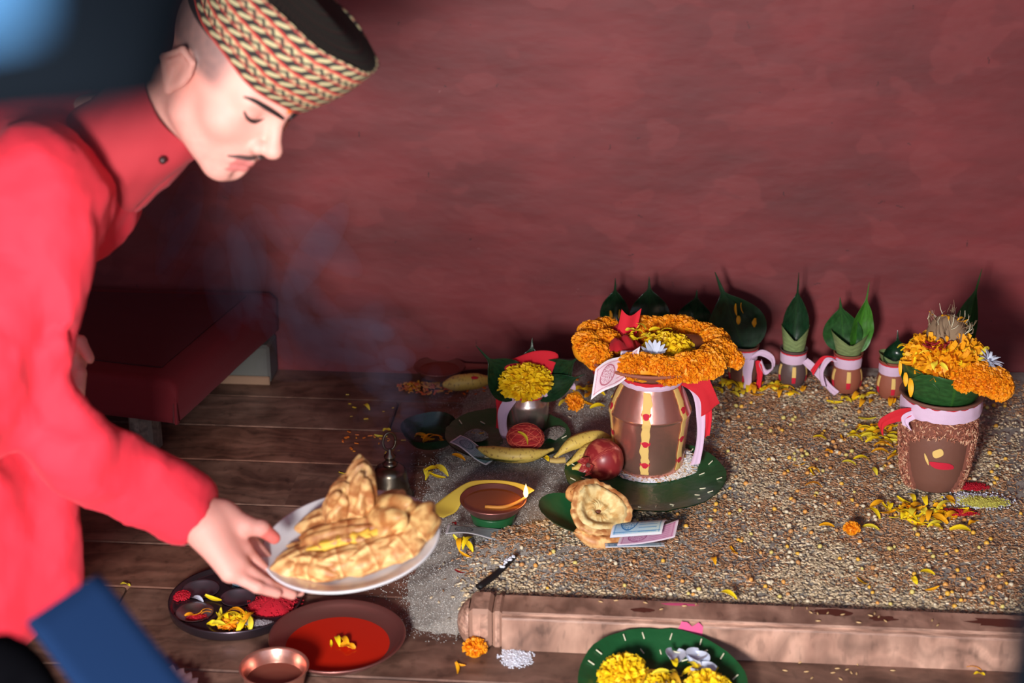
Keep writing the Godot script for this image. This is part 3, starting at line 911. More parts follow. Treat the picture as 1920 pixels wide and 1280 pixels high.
	ellip(b, Vector3.ZERO, Vector3(0.040, 0.026, 0.030), 26, 10, Basis.IDENTITY, func(d: Vector3) -> float: return 1.0 + 0.03 * sin(atan2(d.z, d.x) * 13.0))
	part(disc, "husk", b, M.brown_shell)
	b = MB.new()
	tube(b, [Vector3(0.034, 0.008, 0.004), Vector3(0.044, 0.012, 0.006)], [0.004, 0.002], 6)
	part(disc, "stalk", b, M.husk)
	var tiny := solo_mesh("marigold_flower", flower_mesh("small_marigold", 1), M.petal_orange, "small orange marigold with a green heart hanging at the bowl edge", "flower")
	tiny.position = Vector3(at.x + 0.142, by + 0.028, at.z + 0.012)
	tiny.rotation = Vector3(0.6, 0, -0.7)
	# pomegranate and bananas at the foot
	var pg := thing("pomegranate", "red pomegranate with its crown turned outward beside the copper pot", "fruit", Vector3(0.2149, 0.075, 0.63) + Vector3(0, 0.032, -0.012))
	b = MB.new()
	ellip(b, Vector3.ZERO, Vector3(0.039, 0.036, 0.039), 24, 16, Basis.IDENTITY, func(d: Vector3) -> float: return 1.0 + 0.025 * cos(atan2(d.z, d.x) * 5.0) * (1.0 - d.y * d.y))
	part(pg, "skin", b, M.pomegranate)
	b = MB.new()
	grid(b, 24, 5, func(u: float, v: float) -> Vector3:
		var a := u * TAU
		var r := 0.0105 + 0.007 * v * v
		return Vector3(cos(a) * r, 0.030 + v * (0.013 + 0.006 * cos(a * 6.0)), sin(a) * r), true)
	part(pg, "crown", b, M.pomegranate)
	b = MB.new()
	tube(b, [Vector3(0, 0.028, 0), Vector3(0, 0.040, 0)], [0.009, 0.003], 8)
	part(pg, "stamens", b, mat("stamen", rgb(110, 70, 60), 0.9))
	pg.basis = Basis(Quaternion(Vector3.UP, Vector3(-0.72, 0.02, 0.69).normalized()))
	var bn := thing("banana_bunch", "small bunch of speckled bananas beside the pomegranate", "fruit", Vector3(0.1737, 0.075, 0.5694))
	banana(bn, [Vector3(0.052, 0.030, -0.052), Vector3(0.022, 0.034, -0.042), Vector3(-0.018, 0.028, -0.022), Vector3(-0.050, 0.012, 0.006)], 0.0155)
	banana(bn, [Vector3(0.088, 0.024, -0.030), Vector3(0.05, 0.028, -0.020), Vector3(0.010, 0.022, -0.006), Vector3(-0.026, 0.006, 0.022)], 0.0150)
	banana(bn, [Vector3(0.036, 0.006, 0.030), Vector3(0.022, 0.008, 0.022), Vector3(0.004, 0.006, 0.026), Vector3(-0.016, 0.004, 0.032)], 0.0135)
	b = MB.new()
	tube(b, [Vector3(-0.030, 0.010, 0.010), Vector3(-0.046, 0.010, 0.014), Vector3(-0.058, 0.012, 0.016)], [0.008, 0.007, 0.006], 8, 0.7)
	part(bn, "stalk", b, mat("banana_stalk", rgb(196, 168, 96), 0.7))

func daisy(at: Vector3) -> void:
	var t := thing("white_daisy", "pale bluish white daisy standing up in the marigold bowl", "flower", at)
	for k in 13:
		var a := TAU * k / 13.0
		var b := MB.new()
		sheet(b, 3, 6, func(u: float, v: float) -> Vector3:
			var w := 0.0052 * sin(PI * (0.12 + 0.80 * v))
			return Vector3((u - 0.5) * 2.0 * w, 0.004 + v * 0.016 + 0.003 * v * v, v * 0.022), 0.0006)
		var o := part(t, "petal", b, M.petal_white)
		o.rotation.y = a
		o.rotation.x = rng.randf_range(-0.15, 0.15)
	var c := MB.new()
	ellip(c, Vector3(0, 0.004, 0), Vector3(0.006, 0.004, 0.006), 10, 6)
	part(t, "eye", c, M.petal_yellow)
	t.rotation = Vector3(0.35, 0.2, 0)

func left_offering() -> void:
	var at := Vector3(0.0259, 0.045, 0.4351)
	leaf_dish("leaf_plate", at, 0.122, "leaf plate under the small silvered pot with a banana on it", 0.02, 14)
	var y0 := at.y + 0.005
	var ax := at.x + 0.036
	var az := at.z - 0.062
	var k := thing("small_metal_pot", "small silvered pot tied with red and white cloth, topped by a yellow flower", "pot", Vector3(ax, y0, az))
	var b := MB.new()
	lathe(b, [Vector2(0.0, 0.0), Vector2(0.028, 0.0), Vector2(0.034, 0.006), Vector2(0.039, 0.03), Vector2(0.040, 0.055), Vector2(0.038, 0.064), Vector2(0.030, 0.076), Vector2(0.028, 0.084), Vector2(0.032, 0.092), Vector2(0.041, 0.097), Vector2(0.0405, 0.099), Vector2(0.034, 0.097), Vector2(0.024, 0.084), Vector2(0.0, 0.07)], 40)
	part(k, "vessel", b, M.silvered)
	part(k, "red_band", cloth_band(0.0335, 0.0345, 0.074, 0.092, 2.0, 0.003), M.cloth_red)
	part(k, "white_band", cloth_band(0.0365, 0.0355, 0.079, 0.089, 6.0, 0.003), M.cloth_white)
	ribbon(k, [Vector3(-0.024, 0.082, 0.024), Vector3(-0.038, 0.066, 0.028), Vector3(-0.048, 0.045, 0.036), Vector3(-0.046, 0.015, 0.044), Vector3(-0.036, 0.0, 0.05)], 0.024, "cloth_white")
	ribbon(k, [Vector3(-0.028, 0.088, 0.018), Vector3(-0.05, 0.07, 0.014), Vector3(-0.052, 0.04, 0.02), Vector3(-0.05, 0.01, 0.03)], 0.026, "cloth_red")
	ribbon(k, [Vector3(0.030, 0.086, 0.015), Vector3(0.06, 0.098, 0.0), Vector3(0.09, 0.092, -0.01)], 0.022, "cloth_white")
	# leaves round the mouth
	var lf := [[-0.055, 0.02, 0.095, 0.085, 0.04, 0.55, 0.62], [0.062, -0.005, 0.098, 0.078, 0.02, -0.5, -0.72], [0.01, -0.03, 0.08, 0.07, 0.02, 0.0, 0.0], [0.045, 0.02, 0.09, 0.05, 0.02, -0.3, -1.05]]
	for e in lf:
		var p := part(k, "leaf", leaf_blade(e[2], e[3], e[4], 0.008, -0.05), M.leaf_dark)
		p.position = Vector3(e[0] * 0.35, 0.078, e[1] * 0.6 - 0.004)
		p.basis = Basis.from_euler(Vector3(-0.25, e[5], e[6]))
	var f := thing("yellow_chrysanthemum", "yellow chrysanthemum on the small silvered pot under a red cloth", "flower", Vector3(ax - 0.008, y0 + 0.100, az + 0.022))
	var o := part_mesh(f, "petal_dome", flower_mesh("chrysanthemum", 1), M.petal_yellow, "stuff")
	o.basis = Basis.from_euler(Vector3(0.75, 0.4, 0.05)) * Basis.from_scale(Vector3(1.75, 1.25, 1.25))
	b = MB.new()
	tube(b, [Vector3(0, 0, 0), Vector3(0, -0.014, -0.008)], [0.012, 0.004], 8)
	part(f, "calyx", b, M.leaf_mid)
	for i in 7:
		petal(Vector3(ax - 0.030 + rng.randf_range(-0.020, 0.03), y0 + 0.105 + rng.randf_range(-0.01, 0.03), az + 0.055 + rng.randf_range(-0.006, 0.006)), ["yellow", "amber", "lemon"][i % 3], "%s petal clinging to the flower on the silvered pot", "petals on the silvered pot", -9.0, Vector2(1.0, rng.randf_range(-0.5, 0.5)))
	b = MB.new()
	sheet(b, 22, 14, func(u: float, v: float) -> Vector3:
		var a := lerpf(PI * 1.06, -0.20, u)
		var r := lerpf(0.038, 0.052, v) * (1.0 + 0.15 * sin(u * 11.0))
		return Vector3(cos(a) * r * 1.05 + 0.006, 0.012 + 0.036 * sin(a * 0.85 + 0.3) * (0.5 + 0.6 * v) + 0.008 * sin(v * 3.0 + u * 6.0), -0.018 - 0.012 * sin(a) + 0.036 * (1.0 - v) - 0.01), 0.0014)
	var c := solo("red_cloth", b, M.cloth_red, "red cloth arched over the yellow flower on the silvered pot", "cloth")
	c.position = Vector3(ax - 0.002, y0 + 0.104, az + 0.014)
	var nb := solo_mesh("marigold_flower", flower_mesh("small_marigold", 0), M.petal_orange, "orange marigold wedged between dark leaves beside the terracotta bowl", "flower")
	nb.position = Vector3(ax + 0.088, y0 + 0.066, az + 0.02)
	nb.rotation = Vector3(0.8, 0, -0.3)
	# ball wound with red thread
	var tb := thing("thread_ball", "ball wound with red thread leaning on the silvered pot", "thread ball", Vector3(0.0641, 0.058, 0.4902) + Vector3(0, 0.028, 0))
	b = MB.new()
	ellip(b, Vector3.ZERO, Vector3(0.035, 0.028, 0.022), 20, 12)
	part(tb, "core", b, M.thread_red)
	for i in 26:
		b = MB.new()
		var axis := Vector3(rng.randf_range(-0.5, 0.5), rng.randf_range(-1, 1), rng.randf_range(-1, 1)).normalized()
		var s1 := axis.cross(Vector3(1, 0.3, 0.2)).normalized()
		var s2 := axis.cross(s1)
		var pts := []
		for j in 25:
			var a := TAU * j / 24.0
			pts.append(((s1 * cos(a) + s2 * sin(a)) * 1.01 + axis * 0.12) * Vector3(0.0352, 0.0282, 0.0222))
		tube(b, pts, [0.00075], 4)
		part(tb, "thread_turn", b, mat("thread_pale", rgb(216, 96, 74), 0.8) if i % 3 else M.thread_red)
	petal(tb.position + Vector3(-0.004, 0.008, 0.0235), "lemon", "pale yellow petal stuck to the red thread ball", "petals at the silvered pot", 1.35, Vector2(0.9, 0.1), 1.1)
	var bn := thing("banana", "single speckled banana lying across the leaf plate before the thread ball", "fruit", Vector3(0.0494, 0.055, 0.5246))
	banana(bn, [Vector3(-0.072, 0.016, -0.012), Vector3(-0.04, 0.015, 0.004), Vector3(0.0, 0.014, 0.010), Vector3(0.04, 0.016, 0.004), Vector3(0.070, 0.022, -0.008)], 0.0155)
	b = MB.new()
	sheet(b, 10, 6, func(u: float, v: float) -> Vector3:
		return Vector3(lerpf(-0.048, 0.045, u), 0.010 + 0.010 * v + 0.004 * sin(u * 6.0), lerpf(-0.018, 0.018, v) + u * 0.016), 0.0014)
	var note := solo("banknote", b, note_mat("note_green", rgb(150, 166, 190), rgb(120, 150, 150), rgb(52, 84, 100)), "dull blue-green banknote on the leaf plate edge beside the banana", "banknote")
	note.position = Vector3(-0.028, 0.058, 0.5091)
	note.rotation = Vector3(0.25, -0.5, -0.15)
	for e in [[Vector3(-0.0361, 0.055, 0.4273), 0.022, "grey sesame heap on the leaf plate by the blue-green banknote"], [Vector3(0.1216, 0.055, 0.4051), 0.026, "grey sesame heap on the leaf plate beside the thread ball"]]:
		b = MB.new()
		lathe(b, [Vector2(0.0, 0.012), Vector2(e[1] * 0.4, 0.010), Vector2(e[1] * 0.8, 0.004), Vector2(e[1], 0.0)], 20, Transform3D.IDENTITY, 0.3)
		var h := solo("seed_heap", b, mat("sesame", rgb(146, 134, 126), 0.8), e[2], "seeds", "", "stuff")
		h.position = e[0]
		var sd := MB.new()
		ellip(sd, Vector3.ZERO, Vector3(0.0018, 0.001, 0.0012), 6, 4)
		var where := []
		var tint := []
		for i in 320:
			var a := rng.randf() * TAU
			var q := sqrt(rng.randf())
			where.append(Transform3D(Basis.from_euler(Vector3(rng.randf(), rng.randf() * TAU, 0)), Vector3(cos(a) * q * e[1] * 1.1, 0.0125 * (1.0 - q * q) + 0.0008, sin(a) * q * e[1] * 1.1)))
			var s := rng.randf_range(0.6, 1.2)
			tint.append(Color(0.30 * s, 0.26 * s, 0.23 * s))
		copies(h, "sesame_seed", sd.mesh(), M.grain, where, tint)
	# copper spouted dish and banana by the wall
	var dsh := thing("copper_spouted_dish", "copper dish of red water with a long spout by the wall", "dish", Vector3(-0.1543, 0.014, 0.0449))
	b = MB.new()
	lathe(b, [Vector2(0.0, 0.0), Vector2(0.03, 0.0), Vector2(0.042, 0.006), Vector2(0.052, 0.020), Vector2(0.056, 0.024), Vector2(0.055, 0.026), Vector2(0.050, 0.022), Vector2(0.036, 0.010), Vector2(0.0, 0.008)], 40)
	part(dsh, "bowl", b, M.copper_dull)
	b = MB.new()
	sheet(b, 6, 10, func(u: float, v: float) -> Vector3:
		var w := lerpf(0.026, 0.009, sqrt(v))
		var s := (u - 0.5) * 2.0
		return Vector3(0.046 + v * 0.075, 0.018 + s * s * 0.007 + v * 0.004, s * w), 0.0014)
	part(dsh, "spout", b, M.copper_dull)
	b = MB.new()
	lathe(b, [Vector2(0.0, 0.017), Vector2(0.046, 0.017)], 32)
	part(dsh, "red_water", b, mat("red_water_brown", rgb(120, 34, 18), 0.12))
	bn = thing("banana", "stout banana with a red smear lying behind the small silvered pot", "fruit", Vector3(-0.0793, 0.03, 0.1395))
	banana(bn, [Vector3(-0.055, 0.012, 0.012), Vector3(-0.02, 0.016, 0.008), Vector3(0.02, 0.018, 0.0), Vector3(0.06, 0.016, -0.014)], 0.019)
	b = MB.new()
	ellip(b, Vector3(0.012, 0.030, 0.012), Vector3(0.009, 0.003, 0.006), 10, 6)
	part(bn, "red_smear", b, M.red_paint)
	# dark leaf bowl with petals, wreathed in smoke
	var lb := thing("leaf_bowl", "dark pinned leaf bowl holding wilted orange petals near the bell", "leaf bowl", Vector3(-0.1305, 0.012, 0.3878))
	b = MB.new()
	grid(b, 36, 8, func(u: float, v: float) -> Vector3:
		var a := u * TAU
		var r := 0.060 * pow(v, 0.6) * (1.0 + 0.06 * sin(a * 4.0) * v)
		return Vector3(cos(a) * r, 0.002 + 0.034 * v * v * (1.0 + 0.35 * maxf(0.0, -sin(a))), sin(a) * r), true)
	part(lb, "leaf_sheet", b, M.leaf_dark)
	for i in 9:
		petal(lb.position + Vector3(rng.randf_range(-0.022, 0.026), 0.012 + rng.randf() * 0.01, rng.randf_range(-0.012, 0.018)), ["mustard", "amber", "orange"][i % 3], "wilted %s petal lying in the dark leaf bowl", "petals in the dark leaf bowl", -9.0, Vector2(0.3, 0.3))
	# heap of orange shreds in front of the spouted dish
	var sd2 := MB.new()
	box(sd2, Vector3.ZERO, Vector3(0.010, 0.002, 0.004))
	var wh := []
	var ti := []
	for i in 130:
		var a := rng.randf() * TAU
		var q := sqrt(rng.randf())
		wh.append(Transform3D(Basis.from_euler(Vector3(rng.randf_range(-0.6, 0.6), rng.randf() * TAU, rng.randf_range(-0.6, 0.6))), Vector3(-0.1778, 0.008, 0.0996) + Vector3(cos(a) * q * 0.062, 0.006 * (1.0 - q) + rng.randf() * 0.004, sin(a) * q * 0.030)))
		ti.append([lin(206, 96, 50), lin(196, 120, 66), lin(214, 150, 40)][i % 3])
	var hs := copies(self, "petal_shreds", sd2.mesh(), M.grain, wh, ti)
	tag(hs, "orange petal shreds heaped before the spouted copper dish", "petals", "", "stuff")
	var scat := []
	ti = []
	for i in 46:
		var e: Array = [[668, 840, 30, 22], [700, 850, 40, 20], [735, 850, 22, 20], [870, 745, 50, 14], [1090, 770, 40, 20], [690, 770, 50, 30]][i % 6]
		scat.append(Transform3D(Basis.from_euler(Vector3(rng.randf_range(-0.4, 0.4), rng.randf() * TAU, 0)).scaled(Vector3.ONE * rng.randf_range(0.5, 1.0)), ground_at(e[0] + rng.randf_range(-1, 1) * e[2], e[1] + rng.randf_range(-1, 1) * e[3])))
		ti.append([lin(226, 120, 40), lin(236, 150, 40), lin(226, 190, 60)][i % 3])
	var cr := copies(self, "petal_crumbs", sd2.mesh(), M.grain, scat, ti)
	tag(cr, "tiny orange petal crumbs sprinkled over the dark boards near the bell", "petals", "", "stuff")

# a spot on the boards, measured on a plan of the floor: across in steps of the plan, down toward the front
func ground_at(a: float, d: float) -> Vector3:
	var o := Vector3(-0.4226, 0, 0.0153)
	var p := Vector3(-0.0716, 0, -0.0123)
	var q := Vector3(-0.3268, 0, 0.5296)
	var r := Vector3(-0.0216, 0, 0.5056)
	var u := (a - 600.0) / 300.0
	var v := (d - 700.0) / 200.0
	var w := 1.0 - 0.22 * (1.0 - v) * v
	var x := lerpf(lerpf(o.x, p.x, u), lerpf(q.x, r.x, u), v)
	var z := lerpf(lerpf(o.z, p.z, u), lerpf(q.z, r.z, u), v) * w
	return Vector3(x, maxf(0.002, sand_h(x, maxf(z, 0.02)) + 0.003), maxf(z, 0.02))

func big_pot() -> void:
	var at := Vector3(0.8176, 0.054, 0.5602)
	var t := thing("sprouting_clay_pot", "brown clay pot crusted with grains, heaped with petals and topped by a fibrous husk", "pot", at)
	var b := MB.new()
	var prof := [Vector2(0.0, 0.0), Vector2(0.040, 0.0), Vector2(0.050, 0.006), Vector2(0.058, 0.03), Vector2(0.0635, 0.07), Vector2(0.066, 0.105), Vector2(0.064, 0.125), Vector2(0.058, 0.140), Vector2(0.056, 0.150), Vector2(0.063, 0.160), Vector2(0.073, 0.168), Vector2(0.0765, 0.172), Vector2(0.075, 0.1755), Vector2(0.064, 0.171), Vector2(0.052, 0.15), Vector2(0.0, 0.14)]
	lathe(b, prof, 56)
	part(t, "pot_body", b, M.clay_brown)
	t.scale = Vector3(0.98, 1.06, 0.98)
	var radius := func(y: float) -> float:
		for i in prof.size() - 1:
			if i > 0 and y <= prof[i + 1].y:
				return lerpf(prof[i].x, prof[i + 1].x, clampf((y - prof[i].y) / maxf(prof[i + 1].y - prof[i].y, 0.0001), 0, 1))
		return 0.06
	# mud layer with an arched bare window at the front
	var bare := func(a: float, y: float) -> bool:
		var s := wrapf(a - (PI * 0.5 + 0.10), -PI, PI) * 0.062
		return absf(s) < 0.056 * (1.0 - 0.25 * smoothstep(0.06, 0.0, y)) and y < 0.116 - 6.0 * s * s and y > -0.01
	var where := []
	var tint := []
	b = MB.new()
	var nu := 110
	var nv := 26
	var first := b.v.size()
	for j in nv + 1:
		for i in nu:
			var a := TAU * i / nu
			var y := lerpf(0.004, 0.142, float(j) / nv)
			var cut: bool = bare.call(a, y)
			var r: float = radius.call(y) + (-0.002 if cut else 0.0045 + 0.0018 * nz.get_noise_2d(i * 0.7, j * 0.9))
			b.vert(Vector3(cos(a) * r, y, sin(a) * r))
	for j in nv:
		for i in nu:
			var p := first + j * nu + i
			var q := first + j * nu + (i + 1) % nu
			b.quad(p, p + nu, q + nu, q)
	part(t, "mud_crust", b, M.mud)
	var me := MB.new()
	tube(me, [Vector3(-1, 0, 0), Vector3(-0.5, 0, 0), Vector3(0.1, 0, 0), Vector3(1, 0, 0)], [0.08, 0.34, 0.40, 0.05], 6, 0.8)
	for i in 3600:
		var a := rng.randf() * TAU
		var y := rng.randf_range(0.004, 0.140)
		if bare.call(a, y + 0.004):
			continue
		var r: float = radius.call(y) + 0.0052
		var basis := Basis(Vector3.UP, -a + PI * 0.5) * Basis.from_euler(Vector3(0, 0, rng.randf() * TAU)) * Basis.from_euler(Vector3(0, rng.randf_range(-0.7, 0.7), 0))
		where.append(Transform3D(basis * Basis.from_scale(Vector3.ONE * rng.randf_range(0.0034, 0.0042)), Vector3(cos(a) * r, y, sin(a) * r)))
		var s := rng.randf_range(0.7, 1.15)
		var c := lin(170, 104, 80) if rng.randf() < 0.75 else lin(226, 176, 140)
		tint.append(Color(c.r * s, c.g * s, c.b * s))
	copies(t, "stuck_grains", me.mesh(), M.grain, where, tint)
	# red and yellow mark on the bare clay
	for e in [[0.003, 0.062, 0.024, 0.0070, "red_paint", -0.22], [-0.007, 0.086, 0.010, 0.0085, "yellow_paint", 0.0], [-0.026, 0.072, 0.0024, 0.011, "yellow_paint", 0.5]]:
		b = MB.new()
		grid(b, 18, 3, func(u: float, v: float) -> Vector3:
			var p := Vector2(cos(u * TAU) * e[2] * v, sin(u * TAU) * e[3] * v * (1.0 + 0.25 * sin(u * TAU * 2.0))).rotated(e[5])
			var y: float = e[1] + p.y
			var r: float = radius.call(y) + 0.0016
			var aa: float = PI * 0.5 + 0.02 - (e[0] + p.x) / r
			return Vector3(cos(aa) * r, y, sin(aa) * r), true)
		part(t, "painted_mark", b, M[e[4]])
	part(t, "white_band", cloth_band(0.0735, 0.0715, 0.143, 0.168, 5.0, 0.003), M.cloth_white)
	part(t, "red_band", cloth_band(0.0705, 0.0725, 0.164, 0.1705, 4.0, 0.0006), M.cloth_scarlet)
	ribbon(t, [Vector3(-0.050, 0.150, 0.042), Vector3(-0.080, 0.146, 0.045), Vector3(-0.108, 0.132, 0.045), Vector3(-0.112, 0.118, 0.05)], 0.022, "cloth_scarlet")
	ribbon(t, [Vector3(-0.052, 0.150, 0.045), Vector3(-0.07, 0.140, 0.05), Vector3(-0.066, 0.128, 0.056)], 0.02, "cloth_white")
	# three broad leaves wrapped into a bowl over the mouth
	for k in 4:
		var a0: float = PI * 0.5 - 1.25 + [0.0, 1.5, 3.0, 4.4][k]
		b = MB.new()
		var lift: float = [0.003, 0.0, 0.002, 0.0][k]
		sheet(b, 22, 12, func(u: float, v: float) -> Vector3:
			var s := (u - 0.5) * 2.0
			var aa: float = a0 + 1.2 * (1.0 - u) * 1.9
			var top := 0.060 * (1.0 - 0.35 * s * s) + 0.006 * sin(u * 9.0 + k)
			var r := lerpf(0.0585, 0.076, pow(v, 0.7)) + lift
			return Vector3(cos(aa) * r, 0.170 + top * v, sin(aa) * r * 0.97), 0.0012)
		part(t, "leaf", b, M.leaf_mid)
	# heap under the petals
	part(t, "petal_bed", flower_head(777, 0.078, 0.066, 420, 0.022, 0.009), M.petal_amber, "stuff").position = Vector3(0, 0.204, 0)
	# fibrous husk
	var hk := thing("coconut_husk", "tuft-topped fibrous coconut husk standing in the heaped petals", "coconut", at + Vector3(0.002, 0.256, -0.018))
	b = MB.new()
	ellip(b, Vector3(0, 0.026, 0), Vector3(0.036, 0.042, 0.034), 26, 14, Basis.IDENTITY, func(d: Vector3) -> float: return 1.0 + 0.03 * sin(atan2(d.z, d.x) * 21.0))
	part(hk, "husk", b, M.husk)
	for i in 60:
		b = MB.new()
		var a := rng.randf() * TAU
		var d := Vector3(cos(a), 0, sin(a))
		var e := rng.randf_range(0.1, 0.9)
		var p0 := d * 0.037 * cos(e) * 0.98 + Vector3(0, 0.026 + 0.042 * sin(e), 0)
		var p1 := p0 + Vector3(rng.randf_range(-0.010, 0.010), rng.randf_range(0.010, 0.030), rng.randf_range(-0.010, 0.010)) + d * 0.006
		tube(b, [p0, (p0 + p1) * 0.5 + d * 0.004, p1], [0.0007, 0.0006, 0.0003], 4)
		part(hk, "fibre", b, M.husk if i % 4 else M.stitch)
	for i in 7:
		petal(hk.position + Vector3(rng.randf_range(-0.03, 0.03), 0.052 + rng.randf() * 0.016, rng.randf_range(-0.01, 0.02)), "amber", "orange petal caught in the fibrous husk", "petals on the fibrous husk", -9.0, Vector2.ZERO, 0.6)
	# petals over the heap
	for i in 74:
		var a := rng.randf() * TAU
		var q := sqrt(rng.randf())
		var p := at + Vector3(cos(a) * q * 0.078, 0.222 + 0.030 * sqrt(maxf(0.0, 1.0 - q * q)) + 0.004, sin(a) * q * 0.074) + Vector3(0, 0.020, 0)
		petal(p, ["yellow", "amber", "yellow", "lemon", "orange"][i % 5], "%s petal heaped on the grain-crusted pot", "petals heaped on the grain-crusted pot", -9.0, Vector2(rng.randf_range(-0.5, 0.5) + sin(a) * q * 0.5, rng.randf_range(-0.5, 0.5) - cos(a) * q * 0.5))
	for e in [[-0.080, 0.232, 0.016], [-0.072, 0.218, 0.034], [-0.064, 0.208, 0.046]]:
		petal(at + Vector3(e[0], e[1], e[2]), "amber", "amber petal drooping over the pot's leaf lining", "petals drooping over the leaf lining", 0.1, Vector2(1.2, 0.2))
	# marigold, red threads and white flower on the heap
	var mg := thing("marigold_cluster", "orange marigold heads hanging over the rim of the grain-crusted pot", "flowers", at + Vector3(0.040, 0.214, 0.048))
	for e in [[0.0, 0.008, 0.0, 1.0], [0.030, -0.004, -0.006, 1.05], [-0.030, 0.010, 0.006, 0.8], [0.044, -0.014, -0.028, 0.9], [0.022, 0.004, 0.014, 0.8]]:
		var o := part_mesh(mg, "marigold_head", flower_mesh("marigold", int(e[3] * 10.0) % 3), M.petal_orange)
		o.position = Vector3(e[0], e[1], e[2])
		o.basis = Basis.from_euler(Vector3(0.75, 0.5, -0.35)) * Basis.from_scale(Vector3.ONE * e[3])
	var wf := thing("white_flower", "shaggy white flower laid on the petals of the grain-crusted pot", "flower", at + Vector3(0.066, 0.254, 0.030))
	for k in 22:
		b = MB.new()
		var a := TAU * k / 22.0 * 1.7
		var len := rng.randf_range(0.018, 0.030)
		sheet(b, 2, 5, func(u: float, v: float) -> Vector3:
			return Vector3((u - 0.5) * 0.0050 * sin(PI * (0.15 + 0.8 * v)), 0.006 * sin(v * 2.5), v * len), 0.0006)
		var o := part(wf, "petal", b, M.petal_white)
		o.basis = Basis.from_euler(Vector3(rng.randf_range(-0.7, 0.1), a, 0))
	wf.rotation = Vector3(0.35, 0, -0.4)
	b = MB.new()
	for i in 14:
		var p := Vector3(rng.randf_range(-0.024, 0.022), rng.randf_range(0, 0.006), rng.randf_range(-0.012, 0.012))
		tube(b, [p, p + Vector3(rng.randf_range(-0.014, 0.014), 0.006, rng.randf_range(-0.008, 0.008))], [0.0022], 5)
	var rt := solo("red_powder", b, M.petal_crimson, "dark crimson shreds strewn on the heaped petals", "petals", "", "stuff")
	rt.position = at + Vector3(-0.022, 0.280, 0.034)
	# coloured powders at the foot
	powder(Vector3(0.8894, 0.056, 0.6264), 0.055, 0.030, "white_powder", "white powder drawn on the grains beside the crusted pot")
	powder(Vector3(0.8943, 0.0585, 0.635), 0.040, 0.020, "yellow_powder", "yellow green powder within the white powder by the crusted pot")
	powder(Vector3(0.8861, 0.057, 0.5737), 0.026, 0.014, "vermilion", "dark red powder behind the white powder by the crusted pot")
	powder(Vector3(0.8434, 0.057, 0.677), 0.032, 0.012, "vermilion", "dark red powder under the petals before the crusted pot")

func powder(at: Vector3, rx: float, rz: float, m: String, label: String, high := 0.003) -> void:
	mat("yellow_powder", rgb(206, 200, 90), 0.95)
	var b := MB.new()
	var ph := at.x * 31.0 + rx * 100.0
	grid(b, 40, 6, func(u: float, v: float) -> Vector3:
		var a := u * TAU
		var k := v * (1.0 + 0.4 * nz.get_noise_2d(cos(a) * 2.2 + ph, sin(a) * 2.2))
		return Vector3(cos(a) * rx * k, high * (1.0 - v * v) + 0.0014 * nz.get_noise_2d(cos(a) * v * 9.0 + ph, sin(a) * v * 9.0), sin(a) * rz * k), true)
	var o := solo(m if m.ends_with("powder") else "red_powder", b, M[m], label, "powder", "", "stuff")
	o.position = at
	var g := MB.new()
	ellip(g, Vector3.ZERO, Vector3(0.0016, 0.0011, 0.0014), 5, 4)
	var where := []
	var tint := []
	for i in 260:
		var a := rng.randf() * TAU
		var q := sqrt(rng.randf()) * 1.25
		where.append(Transform3D(Basis.from_euler(Vector3(0, rng.randf() * TAU, 0)).scaled(Vector3.ONE * rng.randf_range(0.5, 1.3)), Vector3(cos(a) * q * rx, high * maxf(0.0, 1.0 - q * q) + 0.0006, sin(a) * q * rz)))
		var c: Color = M[m].albedo_color.srgb_to_linear()
		var s := rng.randf_range(0.7, 1.15)
		tint.append(Color(c.r * s, c.g * s, c.b * s))
	copies(o, "powder_lump", g.mesh(), M.grain, where, tint)

